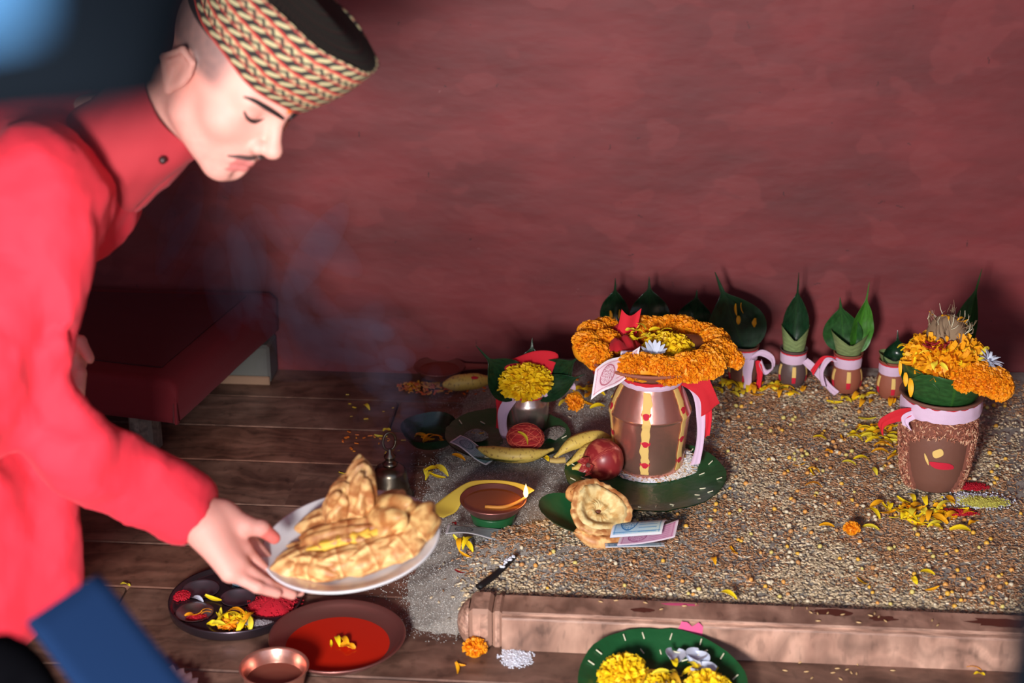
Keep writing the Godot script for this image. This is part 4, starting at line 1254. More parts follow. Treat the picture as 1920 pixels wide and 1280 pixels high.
func lamp_and_bread() -> void:
	# oil lamp on a leaf stand
	var at := Vector3(0.0277, 0.053, 0.7696)
	var t := thing("oil_lamp", "copper oil lamp with a burning wick on a green leaf stand", "lamp", at)
	var b := MB.new()
	lathe(b, [Vector2(0.0, 0.0), Vector2(0.034, 0.0), Vector2(0.037, 0.004), Vector2(0.041, 0.020), Vector2(0.038, 0.022), Vector2(0.0, 0.018)], 36)
	part(t, "leaf_stand", b, M.leaf_plate)
	b = MB.new()
	lathe(b, [Vector2(0.0, 0.018), Vector2(0.030, 0.019), Vector2(0.044, 0.026), Vector2(0.053, 0.037), Vector2(0.057, 0.043), Vector2(0.0585, 0.044), Vector2(0.0585, 0.0465), Vector2(0.056, 0.046), Vector2(0.050, 0.038), Vector2(0.036, 0.030), Vector2(0.0, 0.027)], 48)
	part(t, "copper_bowl", b, M.copper_dull)
	b = MB.new()
	lathe(b, [Vector2(0.0, 0.0395), Vector2(0.0518, 0.0395)], 40)
	part(t, "oil", b, M.ghee)
	b = MB.new()
	tube(b, smooth_path([Vector3(-0.012, 0.040, 0.020), Vector3(0.018, 0.041, 0.022), Vector3(0.040, 0.043, 0.008), Vector3(0.056, 0.050, 0.000)], 4), [0.0030, 0.0032, 0.0028, 0.0022], 7)
	part(t, "wick", b, mat("wick", rgb(196, 130, 50), 0.7))
	b = MB.new()
	lathe(b, [Vector2(0.0, 0.0), Vector2(0.0034, 0.004), Vector2(0.0046, 0.009), Vector2(0.0036, 0.016), Vector2(0.0016, 0.023), Vector2(0.0, 0.028)], 14)
	var fm := mat("flame", Color(1, 0.85, 0.5), 0.5)
	fm.emission_enabled = true
	fm.emission = Color(1.0, 0.82, 0.50)
	fm.emission_energy_multiplier = 4.0
	var fl := part(t, "flame", b, fm)
	fl.position = Vector3(0.057, 0.049, 0)
	var l := OmniLight3D.new()
	l.name = "flame_light"
	l.light_color = Color(1.0, 0.72, 0.38)
	l.light_energy = 0.002
	l.light_size = 0.004
	l.omni_range = 8.0
	l.omni_attenuation = 2.0
	l.shadow_enabled = true
	t.add_child(l)
	l.position = Vector3(0.057, 0.062, 0)
	# yellow leaf curled behind the lamp
	b = MB.new()
	sheet(b, 8, 26, func(u: float, v: float) -> Vector3:
		var a := lerpf(PI * 1.02, 0.45, v)
		var w := 0.026 * (1.0 - 0.72 * smoothstep(0.12, 0.38, v)) * minf(1.0, 0.55 + v * 6.0) + 0.001
		var s := u - 0.5
		var r := 0.072 + s * w * 1.5 + 0.026 * pow(1.0 - v, 3.0)
		return Vector3(cos(a) * r, 0.010 + 0.032 * smoothstep(0.1, 0.4, v) + 0.006 * s, -sin(a) * r * 0.74 - 0.006 + 0.014 * pow(1.0 - v, 4.0)), 0.0022)
	var o := solo("banana_skin", b, mat("skin_yellow", rgb(214, 182, 70), 0.5), "yellow strip of banana skin curled behind the oil lamp", "peel")
	o.position = at + Vector3(0, 0.004, 0)
	# banknote and petals before the lamp
	b = MB.new()
	sheet(b, 12, 6, func(u: float, v: float) -> Vector3: return Vector3(lerpf(-0.050, 0.046, u), 0.006 + 0.006 * sin(u * 4.0) * v + 0.004 * v, lerpf(-0.020, 0.022, v) + 0.012 * u), 0.0014)
	o = solo("banknote", b, note_mat("note_grey", rgb(176, 184, 180), rgb(150, 168, 170), rgb(70, 86, 96)), "grey-green banknote lying on the sand before the oil lamp", "banknote")
	o.position = Vector3(0.0019, 0.056, 0.822)
	for e in [[Vector3(-0.0175, 0.054, 0.8485), "yellow", 0.3], [Vector3(-0.0216, 0.055, 0.8619), "amber", 0.1], [Vector3(-0.0091, 0.056, 0.859), "yellow", -0.4], [Vector3(-0.0274, 0.054, 0.8417), "lemon", 0.8], [Vector3(-0.0092, 0.054, 0.8925), "amber", 1.2], [Vector3(-0.0045, 0.055, 0.868), "yellow", 0.6]]:
		petal(e[0], e[1], "yellow petal lying on sand before the grey-green banknote", "petals before the oil lamp", e[2], Vector2(0.3, 0.2), 1.05)
	petal(Vector3(0.0399, 0.058, 0.855), "white", "white petal lying on sand beside the grey-green banknote", "white petals on the sand", 1.4, Vector2(0.0, 0.1), 1.3)
	petal(Vector3(-0.012, 0.054, 0.9503), "crimson", "crimson petal on the sand spill near the beam", "crimson petals on the sand", 1.0, Vector2.ZERO, 0.8)
	petal(Vector3(-0.0386, 0.054, 0.7905), "crimson", "crimson petal on the sand near the grey-green banknote", "crimson petals on the sand", 0.4, Vector2.ZERO, 0.7)
	for e in [[Vector3(-0.0878, 0.045, 0.565), "lemon", 0.9], [Vector3(-0.1051, 0.04, 0.5562), "yellow", 2.2], [Vector3(-0.1173, 0.035, 0.5561), "lemon", 0.2], [Vector3(-0.0942, 0.043, 0.5793), "yellow", 1.6], [Vector3(-0.1091, 0.038, 0.5727), "lemon", -0.5], [Vector3(-0.0609, 0.05, 0.5161), "orange", 1.3]]:
		petal(e[0], e[1], "%s petal on the sand between the bell and the leaf plate", "petals beside the bell", e[2], Vector2(0.3, 0.25), 1.1)
	# charred stick with white grains stuck on
	var st := thing("charred_stick", "short charred black stick with white beads of rice at its tip", "stick", Vector3(0.0408, 0.058, 0.9845))
	b = MB.new()
	tube(b, smooth_path([Vector3(-0.016, 0.0045, 0.026), Vector3(0.004, 0.006, -0.004), Vector3(0.022, 0.010, -0.034), Vector3(0.038, 0.014, -0.064)], 4), [0.0066, 0.0060, 0.0052, 0.0030], 9, 0.75)
	part(st, "stick", b, mat("char", rgb(18, 16, 18), 0.6))
	b = MB.new()
	for i in 16:
		var s := rng.randf_range(0.45, 1.0)
		ellip(b, Vector3(-0.004 + 0.042 * s, 0.0125 + 0.003 * s + rng.randf_range(-0.001, 0.001), 0.010 - 0.074 * s) + Vector3(rng.randf_range(-0.004, 0.004), 0, rng.randf_range(-0.003, 0.003)), Vector3(0.0036, 0.0022, 0.0026), 6, 4, Basis(Vector3.UP, rng.randf() * TAU))
	part(st, "rice_beads", b, M.white_powder, "stuff")
	# fried bread on a leaf
	var ft := Vector3(0.1991, 0.058, 0.7792)
	b = MB.new()
	grid(b, 30, 6, func(u: float, v: float) -> Vector3:
		var a := u * TAU
		var r := 0.072 * v * (1.0 + 0.12 * cos(a * 2.0 + 0.6))
		return Vector3(cos(a) * r, 0.004 + 0.040 * pow(v, 3.0) * (0.35 + 0.65 * maxf(0.0, cos(a - PI * 1.02))), sin(a) * r), true)
	o = solo("leaf_cup_plate", b, M.leaf_plate, "small curled leaf plate under the two fried breads", "leaf plate")
	o.position = ft + Vector3(-0.012, 0, 0)
	var fb := thing("fried_bread", "coiled golden fried bread with a hollow centre on the curled leaf", "bread", ft + Vector3(0.006, 0.008, 0.008))
	b = MB.new()
	grid(b, 56, 16, func(u: float, v: float) -> Vector3:
		# outside of the cup from its foot over the wavy lip
		var a := u * TAU
		var lip := 1.0 + 0.07 * sin(a * 3.0 + 0.7) + 0.05 * nz.get_noise_2d(cos(a) * 4.0, sin(a) * 4.0)
		var r := lerpf(0.030, 0.055, sin(v * PI * 0.80)) * lip
		var y := 0.034 * sin(v * PI * 0.56) * (1.0 + 0.10 * sin(a * 3.0 + 2.0))
		var k := 1.0 + 0.05 * nz.get_noise_3d(cos(a) * 9.0, sin(a) * 9.0, v * 6.0)
		return Vector3(cos(a) * r * k, y, sin(a) * r * k), true)
	part(fb, "outer_fold", b, M.fried)
	b = MB.new()
	grid(b, 56, 12, func(u: float, v: float) -> Vector3:
		var a := u * TAU
		var lip := 1.0 + 0.07 * sin(a * 3.0 + 0.7) + 0.05 * nz.get_noise_2d(cos(a) * 4.0, sin(a) * 4.0)
		var r := lerpf(0.0455, 0.004, v) * lerpf(lip, 1.0, v)
		var y := 0.032 * (1.0 + 0.10 * sin(a * 3.0 + 2.0)) * (1.0 - v) + 0.016 * v + 0.005 * sin(v * 9.0) + 0.005 * sin(v * PI)
		return Vector3(cos(a) * r, y + 0.003 * nz.get_noise_3d(cos(a) * 6.0, sin(a) * 6.0, v * 9.0), sin(a) * r), true)
	part(fb, "inner_fold", b, M.dough)
	b = MB.new()
	tube(b, smooth_path([Vector3(-0.046, 0.012, 0.030), Vector3(-0.02, 0.012, 0.052), Vector3(0.016, 0.014, 0.056), Vector3(0.046, 0.020, 0.034)], 6), [0.006, 0.012, 0.013, 0.007], 10)
	part(fb, "lower_fold", b, M.fried)
	b = MB.new()
	ellip(b, Vector3(0.002, 0.018, 0.0), Vector3(0.007, 0.003, 0.004), 10, 6)
	part(fb, "dark_centre", b, M.brown_shell)
	fb.rotation = Vector3(0.62, 0.3, -0.15)
	fb.scale = Vector3.ONE * 1.0
	fb.position.y += 0.014
	fb = thing("fried_bread", "browner fried bread tucked behind the coiled one, near the pomegranate", "bread", ft + Vector3(-0.014, 0.042, -0.046))
	b = MB.new()
	ellip(b, Vector3.ZERO, Vector3(0.034, 0.012, 0.024), 28, 12, Basis.from_euler(Vector3(0.5, 0.2, 0.2)), func(d: Vector3) -> float: return 1.0 + 0.12 * nz.get_noise_3d(d.x * 3.0, d.y * 3.0, d.z * 3.0))
	part(fb, "crust", b, M.fried_brown)
	b = MB.new()
	ellip(b, Vector3(0.0, 0.008, 0.012), Vector3(0.024, 0.008, 0.012), 20, 8, Basis.from_euler(Vector3(0.5, 0.2, 0.2)), func(d: Vector3) -> float: return 1.0 + 0.15 * nz.get_noise_3d(d.x * 4.0, d.y * 4.0, d.z * 4.0 + 4.0))
	part(fb, "folded_edge", b, M.fried)
	# blue and pink folded notes
	var nt := thing("folded_banknotes", "blue banknote folded round a pink one on the grains beside the fried bread", "banknote", Vector3(0.279, 0.06, 0.8171))
	b = MB.new()
	sheet(b, 12, 10, func(u: float, v: float) -> Vector3:
		return Vector3(lerpf(-0.040, 0.030, u) + 0.016 * (1.0 - v), 0.004 + 0.016 * sin(v * 2.4) + 0.004 * u, lerpf(-0.030, 0.028, v)), 0.0014)
	part(nt, "blue_note", b, note_mat("note_blue", rgb(160, 196, 226), rgb(196, 214, 206), rgb(40, 110, 170)))
	b = MB.new()
	sheet(b, 12, 8, func(u: float, v: float) -> Vector3:
		return Vector3(lerpf(-0.030, 0.048, u) + 0.010 * (1.0 - v), 0.002 + 0.018 * u * u * (1.0 - 0.4 * v) + 0.002, lerpf(-0.010, 0.026, v) + 0.004), 0.0014)
	part(nt, "pink_note", b, note_mat("note_rose", rgb(232, 186, 212), rgb(226, 170, 196), rgb(180, 90, 140)))
	b = MB.new()
	sheet(b, 10, 4, func(u: float, v: float) -> Vector3:
		return Vector3(lerpf(-0.046, 0.034, u), 0.0015 + 0.002 * v, lerpf(0.020, 0.034, v)), 0.0012)
	part(nt, "lower_fold", b, M.note_blue)
	nt.rotation.y = 0.12
	nt.scale = Vector3.ONE * 1.25

func strewn_petals() -> void:
	# x, z on the bed for single petals
	for e in [[Vector3(0.7181, 0.055, 0.3458), "yellow", 1.5], [Vector3(0.6964, 0.055, 0.3842), "yellow", 1.4], [Vector3(0.6725, 0.055, 0.3788), "amber", 0.2], [Vector3(0.6405, 0.055, 0.4456), "orange", 1.0], [Vector3(0.6984, 0.055, 0.4758), "yellow", 1.8], [Vector3(0.6016, 0.055, 0.5353), "yellow", 0.2], [Vector3(0.6047, 0.056, 0.5327), "amber", 0.9], [Vector3(0.5994, 0.055, 0.5945), "orange", 1.5], [Vector3(0.6082, 0.055, 0.7473), "amber", 1.4], [Vector3(0.6287, 0.055, 0.3871), "yellow", 1.3], [Vector3(0.5796, 0.055, 0.5034), "amber", 1.6], [Vector3(0.4089, 0.055, 0.8868), "amber", 0.1], [Vector3(0.4289, 0.058, 1.0014), "yellow", 1.1], [Vector3(0.7588, 0.055, 0.8984), "yellow", 1.15], [Vector3(0.7342, 0.055, 0.9247), "yellow", 0.3], [Vector3(0.7593, 0.055, 0.9467), "amber", 1.75], [Vector3(0.4436, 0.055, 0.8439), "amber", 0.3], [Vector3(0.6736, 0.055, 0.4937), "lemon", 1.2], [Vector3(0.7174, 0.055, 0.524), "lemon", 0.2], [Vector3(0.7372, 0.055, 0.4427), "amber", 1.5], [Vector3(0.7734, 0.055, 0.3562), "yellow", 1.5], [Vector3(0.7533, 0.055, 0.3941), "yellow", 1.1], [Vector3(0.7416, 0.055, 0.3217), "amber", 1.6], [Vector3(0.648, 0.055, 0.9315), "mustard", 0.5]]:
		petal(e[0], e[1], "%s petal lying alone on the strewn grains", "single petals on the grains", e[2] + rng.randf_range(-0.2, 0.2))
	var clusters := [[Vector3(0.7867, 0.056, 0.6836), 0.085, 0.050, 62, "%s petal in the drift before the grain-crusted pot", "petals before the grain-crusted pot"], [Vector3(0.7508, 0.056, 0.3723), 0.055, 0.075, 26, "%s petal in the loose scatter beside the grain-crusted pot", "petals beside the grain-crusted pot"], [Vector3(0.5218, 0.056, 0.1519), 0.085, 0.035, 44, "%s petal in the drift before the row of clay jars", "petals before the clay jars"], [Vector3(0.7141, 0.056, 0.1913), 0.075, 0.018, 12, "%s petal on the grains between two clay jars", "petals between the clay jars"], [Vector3(0.1649, 0.05, 0.2047), 0.06, 0.06, 18, "%s petal behind the copper water pot", "petals behind the copper pot"]]
	for c in clusters:
		for i in c[3]:
			var x: float = c[0].x + clampf(rng.randfn(0.0, 0.5), -1.2, 1.2) * c[1]
			var z: float = maxf(0.03, c[0].z + clampf(rng.randfn(0.0, 0.5), -1.2, 1.2) * c[2])
			petal(Vector3(x, sand_h(x, z) + 0.004 + rng.randf() * 0.004, z), ["yellow", "amber", "yellow", "lemon", "amber"][i % 5], c[4], c[5], -9.0, Vector2.ZERO, 1.2)
	for e in [[Vector3(0.6478, 0.056, 0.7712), "small_marigold", "petal_orange", "small orange marigold dropped on the strewn grains"], [Vector3(0.0287, 0, 1.1146), "small_marigold", "petal_orange", "orange marigold lying on the floor before the beam end"]]:
		var o := solo_mesh("marigold_flower", flower_mesh(e[1], 2), M[e[2]], e[3], "flower")
		o.position = e[0] + Vector3(0, 0.002, 0)
		o.scale = Vector3.ONE * (1.05 if e[0].y < 0.01 else 0.8)
	petal(Vector3(0.1087, 0.002, 1.0662), "yellow", "lone yellow petal on the floor before the beam", "petals on the front floor", 0.9, Vector2(0.1, 0.2))
	petal(Vector3(0.0055, 0.002, 1.1575), "amber", "amber petal curled on the floor beside the orange marigold", "petals on the front floor", 0.2, Vector2(0.1, 0.8))
	petal(Vector3(0.0097, 0.003, 1.1497), "orange", "orange petal touching the fallen marigold on the floor", "petals on the front floor", 1.5, Vector2(0.1, 0.5), 0.7)
	petal(Vector3(0.8051, 0.002, 1.0976), "orange", "orange petal on the floor below the beam's far end", "petals on the front floor", 1.5)
	petal(Vector3(0.8104, 0.002, 1.1135), "yellow", "yellow petal on the floor below the beam's far end", "petals on the front floor", 1.2)
	petal(Vector3(0.5071, 0.002, 1.0878), "orange", "small orange petal on the floor beside loose grains", "petals on the front floor", 1.2, Vector2.ZERO, 0.6)
	for e in [[Vector3(-0.582, 0.001, 0.9493), 1.5], [Vector3(-0.281, 0.001, 0.496), 1.6], [Vector3(-0.2899, 0.001, 0.1931), 0.6], [Vector3(-0.2319, 0.001, 0.3023), 1.5], [Vector3(-0.24, 0.001, 0.3284), 1.4]]:
		petal(e[0], "lemon", "yellow petal lying on the bare dark boards", "petals on the dark boards", e[1])
	petal(Vector3(-0.077, 0.055, 0.406), "lemon", "pale yellow petal on the rim of the leaf plate", "petals at the silvered pot", 0.6)
	petal(Vector3(-0.032, 0.066, 0.4358), "mustard", "yellow petal on the grey sesame heap", "petals at the silvered pot", 1.4)
	petal(Vector3(0.109, 0.068, 0.5466), "yellow", "yellow petal at the tip of the single banana", "petals at the silvered pot", 0.6)
	# barley scattered on the beam and the floor in front of it
	var me := MB.new()
	tube(me, [Vector3(-0.0042, 0, 0), Vector3(-0.002, 0, 0), Vector3(0.001, 0, 0), Vector3(0.0042, 0, 0)], [0.0004, 0.0014, 0.0016, 0.0003], 6, 0.85)
	var grain := me.mesh()
	for q in [Vector3(0.2236, 0.066, 1.0476), Vector3(0.248, 0.066, 1.0391), Vector3(0.3561, 0.066, 1.0503), Vector3(0.3747, 0.066, 1.0439), Vector3(0.5261, 0.066, 1.0369), Vector3(0.5491, 0.066, 1.0416), Vector3(0.5538, 0.066, 1.0541), Vector3(0.5644, 0.066, 1.0565), Vector3(0.5804, 0.066, 1.0536), Vector3(0.6033, 0.066, 1.0566), Vector3(0.5633, 0.066, 1.0788), Vector3(0.6257, 0.066, 1.0786), Vector3(0.6537, 0.066, 1.0494), Vector3(0.6592, 0.066, 1.0586), Vector3(0.6676, 0.066, 1.0706), Vector3(0.6463, 0.066, 1.0564), Vector3(0.7407, 0.066, 1.0633), Vector3(0.7468, 0.066, 1.0769), Vector3(0.3199, 0.066, 1.0629), Vector3(0.2946, 0.066, 1.0453)]:
		var o := solo_mesh("barley_grain", grain, mat("barley", rgb(206, 170, 120), 0.5), "single barley grain lying on the wooden beam", "grain", "barley grains on the beam")
		o.position = q + Vector3(0, 0.0006, 0)
		o.position.z = clampf(q.z, 1.042, 1.084)
		o.rotation = Vector3(0, rng.randf() * TAU, 0)
	for q in [Vector3(0.538, 0, 1.0974), Vector3(0.5458, 0, 1.1224), Vector3(0.5526, 0, 1.1396), Vector3(0.5945, 0, 1.1096), Vector3(0.5867, 0, 1.1221), Vector3(0.6091, 0, 1.1114), Vector3(0.6147, 0, 1.1199), Vector3(0.6226, 0, 1.1222), Vector3(0.5965, 0, 1.139), Vector3(0.6264, 0, 1.095), Vector3(0.6797, 0, 1.1088), Vector3(0.704, 0, 1.0859), Vector3(0.5131, 0, 1.122), Vector3(0.5912, 0, 1.0765)]:
		var o := solo_mesh("barley_grain", grain, M.barley, "single barley grain lying on the floor before the beam", "grain", "barley grains on the floor")
		o.position = q + Vector3(0, 0.0014, 0)
		o.rotation = Vector3(0, rng.randf() * TAU, 0)


# ================= things on the boards in front, and the plate in the hand

func floor_things() -> void:
	steel_tray()
	red_plate()
	front_leaf_plate()
	bell()
	held_plate()
	powder(Vector3(0.0945, 0, 1.1156), 0.024, 0.026, "white_powder", "white powder spilled on the floor beside the fallen marigold", 0.0022)

func steel_tray() -> void:
	var at := Vector3(-0.3787, 0.012, 1.0042)
	var t := thing("steel_tray", "dark round steel tray with hollowed cups of powders and petals", "tray", Vector3(at.x, 0, at.z))
	var r := 0.108
	var cups := [Vector3(-0.066, 0.030, -0.030), Vector3(0.002, 0.028, -0.008), Vector3(-0.058, 0.030, 0.042), Vector3(0.062, 0.045, 0.0), Vector3(-0.004, 0.034, -0.074), Vector3(0.008, 0.034, 0.066)]
	var b := MB.new()
	grid(b, 120, 44, func(u: float, v: float) -> Vector3:
		var a := u * TAU
		var p := Vector2(cos(a), sin(a)) * r * v
		var y := 0.015
		for c in cups:
			var d: float = Vector2(p.x - c.x, p.y - c.z).length() / c.y
			if d < 1.0:
				y = minf(y, 0.015 - 0.011 * sqrt(1.0 - d * d))
		y += 0.006 * smoothstep(0.93, 1.0, v)
		return Vector3(p.x, y, p.y), true)
	part(t, "pressed_sheet", b, M.steel_dark)
	b = MB.new()
	lathe(b, [Vector2(r * 0.995, 0.021), Vector2(r * 1.012, 0.0215), Vector2(r * 1.018, 0.019), Vector2(r * 1.0, 0.006), Vector2(r * 0.95, 0.001), Vector2(0.0, 0.001)], 80)
	part(t, "rim", b, M.steel_dark)
	for c in [cups[0], cups[1], cups[2]]:
		b = MB.new()
		lathe(b, [Vector2(0.0, 0.0048), Vector2(c.y * 0.35, 0.0055), Vector2(c.y * 0.7, 0.0088), Vector2(c.y * 0.93, 0.0148), Vector2(c.y * 1.0, 0.0168), Vector2(c.y * 1.03, 0.0158)], 36)
		var q := part(t, "cup_lining", b, M.steel if c == cups[2] else mat("steel_cup", rgb(132, 122, 136), 0.36, 0.9))
		q.position = Vector3(c.x, 0.0, c.z)
	var o := Vector3(at.x, 0.0, at.z)
	powder(o + Vector3(0.064, 0.010, 0.002), 0.040, 0.044, "vermilion", "heap of bright crimson powder in the steel tray", 0.014)
	powder(o + Vector3(-0.050, 0.0065, 0.050), 0.018, 0.014, "vermilion", "smear of red powder in the silvery cup of the steel tray", 0.004)
	powder(o + Vector3(-0.092, 0.0165, -0.004), 0.012, 0.014, "vermilion", "dusting of red powder on the steel tray rim", 0.002)
	mat("blue_powder", rgb(96, 150, 172), 0.95)
	powder(o + Vector3(0.0, 0.006, -0.072), 0.018, 0.014, "blue_powder", "pale blue powder in the far cup of the steel tray", 0.006)
	mat("grey_powder", rgb(150, 142, 148), 0.95)
	powder(o + Vector3(0.050, 0.016, 0.068), 0.026, 0.008, "grey_powder", "grey powder along the steel tray's near rim", 0.002)
	for e in [[0.006, 0.008, 0.072, "petal_orange", "torn orange marigold among the petals in the steel tray"], [0.022, 0.009, 0.060, "petal_yellow", "torn yellow flower among the petals in the steel tray"]]:
		var fl := solo_mesh("torn_flower", flower_mesh("bit", 1), M[e[3]], e[4], "flower")
		fl.position = o + Vector3(e[0], e[1], e[2])
		fl.scale = Vector3(1.1, 0.8, 1.0)
	for i in 22:
		petal(o + Vector3(0.012 + rng.randf_range(-0.032, 0.034), 0.012 + rng.randf() * 0.012, 0.066 + rng.randf_range(-0.020, 0.018)), ["yellow", "yellow", "orange", "lemon"][i % 4], "%s petal heaped in the steel tray", "petals in the steel tray", -9.0, Vector2(rng.randf_range(-0.5, 0.5), rng.randf_range(-0.5, 0.5)))
	for i in 4:
		petal(o + Vector3(-0.054 + rng.randf_range(-0.012, 0.02), 0.012, 0.044 + rng.randf_range(-0.008, 0.008)), "orange", "orange petal in the silvery cup of the steel tray", "petals in the silvery cup", -9.0, Vector2(0.3, 0.4), 0.7)
	petal(o + Vector3(-0.036, 0.019, 0.004), "yellow", "yellow petal between two cups of the steel tray", "petals across the steel tray", 1.2, Vector2.ZERO, 1.1)
	petal(o + Vector3(-0.060, 0.018, 0.010), "white", "whitish petal between two cups of the steel tray", "petals across the steel tray", 1.0, Vector2.ZERO, 0.9)

func red_plate() -> void:
	var at := Vector3(-0.1893, 0.012, 1.1135)
	at.y = 0.0
	var t := thing("copper_plate", "wide rimmed copper plate full of red liquid", "plate", at)
	var b := MB.new()
	lathe(b, [Vector2(0.0, 0.002), Vector2(0.078, 0.002), Vector2(0.086, 0.006), Vector2(0.102, 0.020), Vector2(0.1065, 0.0235), Vector2(0.107, 0.026), Vector2(0.104, 0.0262), Vector2(0.098, 0.022), Vector2(0.082, 0.008), Vector2(0.0, 0.005)], 72)
	part(t, "dish", b, M.copper_dull)
	b = MB.new()
	lathe(b, [Vector2(0.104, 0.0262), Vector2(0.1065, 0.0275), Vector2(0.1085, 0.026), Vector2(0.107, 0.0238)], 72)
	part(t, "rim", b, M.copper_dull)
	b = MB.new()
	lathe(b, [Vector2(0.0, 0.0085), Vector2(0.0822, 0.0085)], 64)
	var w := solo("red_liquid", b, M.red_water, "opaque bright red liquid filling the copper plate", "liquid")
	w.position = at
	for e in [[0.018, 0.010, "orange", 1.35, 1.3], [0.012, -0.002, "amber", 0.55, 1.1], [0.000, -0.004, "yellow", 0.35, 1.0], [-0.010, 0.002, "yellow", 0.2, 0.8]]:
		petal(at + Vector3(e[0], 0.0095, e[1]), e[2], "%s petal floating on the red liquid", "petals on the red liquid", e[3], Vector2(0.05, 0.1), e[4])
	var c := thing("copper_cup", "small copper cup standing by the plate of red liquid", "cup", Vector3(-0.2617, 0, 1.2442))
	b = MB.new()
	lathe(b, [Vector2(0.0, 0.0), Vector2(0.034, 0.0), Vector2(0.040, 0.005), Vector2(0.046, 0.03), Vector2(0.050, 0.045), Vector2(0.053, 0.048), Vector2(0.052, 0.050), Vector2(0.048, 0.047), Vector2(0.043, 0.03), Vector2(0.036, 0.008), Vector2(0.0, 0.005)], 48)
	part(c, "cup_wall", b, M.copper)
	b = MB.new()
	lathe(b, [Vector2(0.0, 0.028), Vector2(0.0428, 0.028)], 40)
	part(c, "water", b, mat("cup_water", rgb(120, 66, 54), 0.06))
	var f := thing("fluted_dish", "fluted metal dish with a wavy purple-grey rim behind the navy folder", "dish", Vector3(-0.4552, 0, 1.3222))
	b = MB.new()
	grid(b, 120, 8, func(u: float, v: float) -> Vector3:
		var a := u * TAU
		var wv := sin(a * 34.0) * 0.0030 * smoothstep(0.45, 1.0, v)
		var r := 0.100 * v + wv
		return Vector3(cos(a) * r, 0.003 + 0.026 * smoothstep(0.45, 1.0, v) + wv * 0.8, sin(a) * r), true)
	part(f, "fluted_wall", b, mat("fluted_metal", rgb(176, 150, 158), 0.35, 0.8))
	b = MB.new()
	lathe(b, [Vector2(0.0, 0.0), Vector2(0.036, 0.0), Vector2(0.034, 0.004), Vector2(0.0, 0.004)], 40)
	part(f, "foot", b, M.fluted_metal)

func front_leaf_plate() -> void:
	var at := Vector3(0.3211, 0.018, 1.1765)
	at.y = 0.014
	at.z = maxf(at.z, 1.225)
	var t := leaf_dish("leaf_plate", at, 0.128, "leaf plate with white stitches on the floor before the beam, full of yellow flowers", 0.024, 34)
	t.rotation = Vector3(0.12, 0.3, 0)
	for e in [[-0.052, 0.022, 0.016, 1.25, 0], [0.062, 0.022, 0.050, 1.2, 1], [0.010, 0.018, 0.066, 1.1, 2], [-0.002, 0.014, 0.020, 0.9, 1]]:
		var lb: String = ["round yellow chrysanthemum filling one side of the front leaf plate", "yellow chrysanthemum beside the white petals in the front leaf plate", "yellow chrysanthemum at the near edge of the front leaf plate", "smaller yellow chrysanthemum between two others in the front leaf plate"][[1.25, 1.2, 1.1, 0.9].find(e[3])]
		var f := thing("yellow_chrysanthemum", lb, "flower", at + Vector3(e[0], e[1] - 0.010, e[2] - 0.02))
		var o := part_mesh(f, "petal_dome", flower_mesh("chrysanthemum", e[4]), M.petal_yellow, "stuff")
		o.basis = Basis.from_euler(Vector3(0.4, e[0] * 30.0, 0)) * Basis.from_scale(Vector3.ONE * e[3])
		var b := MB.new()
		tube(b, [Vector3(0, 0.002, 0), Vector3(0, -0.004, 0)], [0.012, 0.005], 8)
		part(f, "calyx", b, M.leaf_mid)
	for i in 20:
		petal(at + Vector3(0.028 + rng.randf_range(-0.05, 0.06), 0.026 + rng.randf() * 0.014, rng.randf_range(-0.028, 0.030)), ["lemon", "yellow", "mustard"][i % 3], "%s petal heaped in the front leaf plate", "petals in the front leaf plate", -9.0, Vector2(rng.randf_range(-0.5, 0.5), rng.randf_range(-0.5, 0.5)), 1.1)
	for e in [[0.020, 0.036, -0.034, 0.0], [0.062, 0.038, -0.028, 0.6], [0.076, 0.036, -0.008, 1.2], [0.044, 0.040, -0.030, -0.5], [-0.062, 0.024, 0.052, 0.9], [0.006, 0.034, 0.056, 0.2]]:
		var b := MB.new()
		sheet(b, 5, 7, func(u: float, v: float) -> Vector3:
			var w := 0.016 * sqrt(sin(PI * (0.1 + 0.85 * v)))
			var s := (u - 0.5) * 2.0
			return Vector3(s * w, 0.010 * s * s - 0.012 * v * v, v * 0.034), 0.0007)
		var o := solo("white_petal", b, M.petal_white, "broad bluish white petal among the yellow flowers in the front leaf plate", "petal", "white petals in the front leaf plate")
		o.position = at + Vector3(e[0], e[1], e[2])
		o.rotation = Vector3(-0.25, e[3] + PI, 0.1)
	petal(at + Vector3(-0.084, 0.02, 0.028), "amber", "amber petal on the near rim of the front leaf plate", "petals in the front leaf plate", 0.4)
	for e in [[0.048, 0.034, -0.052, 0.4], [0.030, 0.032, -0.064, -0.6]]:
		var b := MB.new()
		tube(b, smooth_path([Vector3(-0.02, 0, 0), Vector3(0, 0.006, 0.004), Vector3(0.024, 0.008, -0.004)], 4), [0.0013], 5)
		var o := solo("pale_stalk", b, M.stitch, "thin pale flower stem lying across the front leaf plate", "stem", "stems in the front leaf plate")
		o.position = at + Vector3(e[0], e[1], e[2])
		o.rotation.y = e[3]

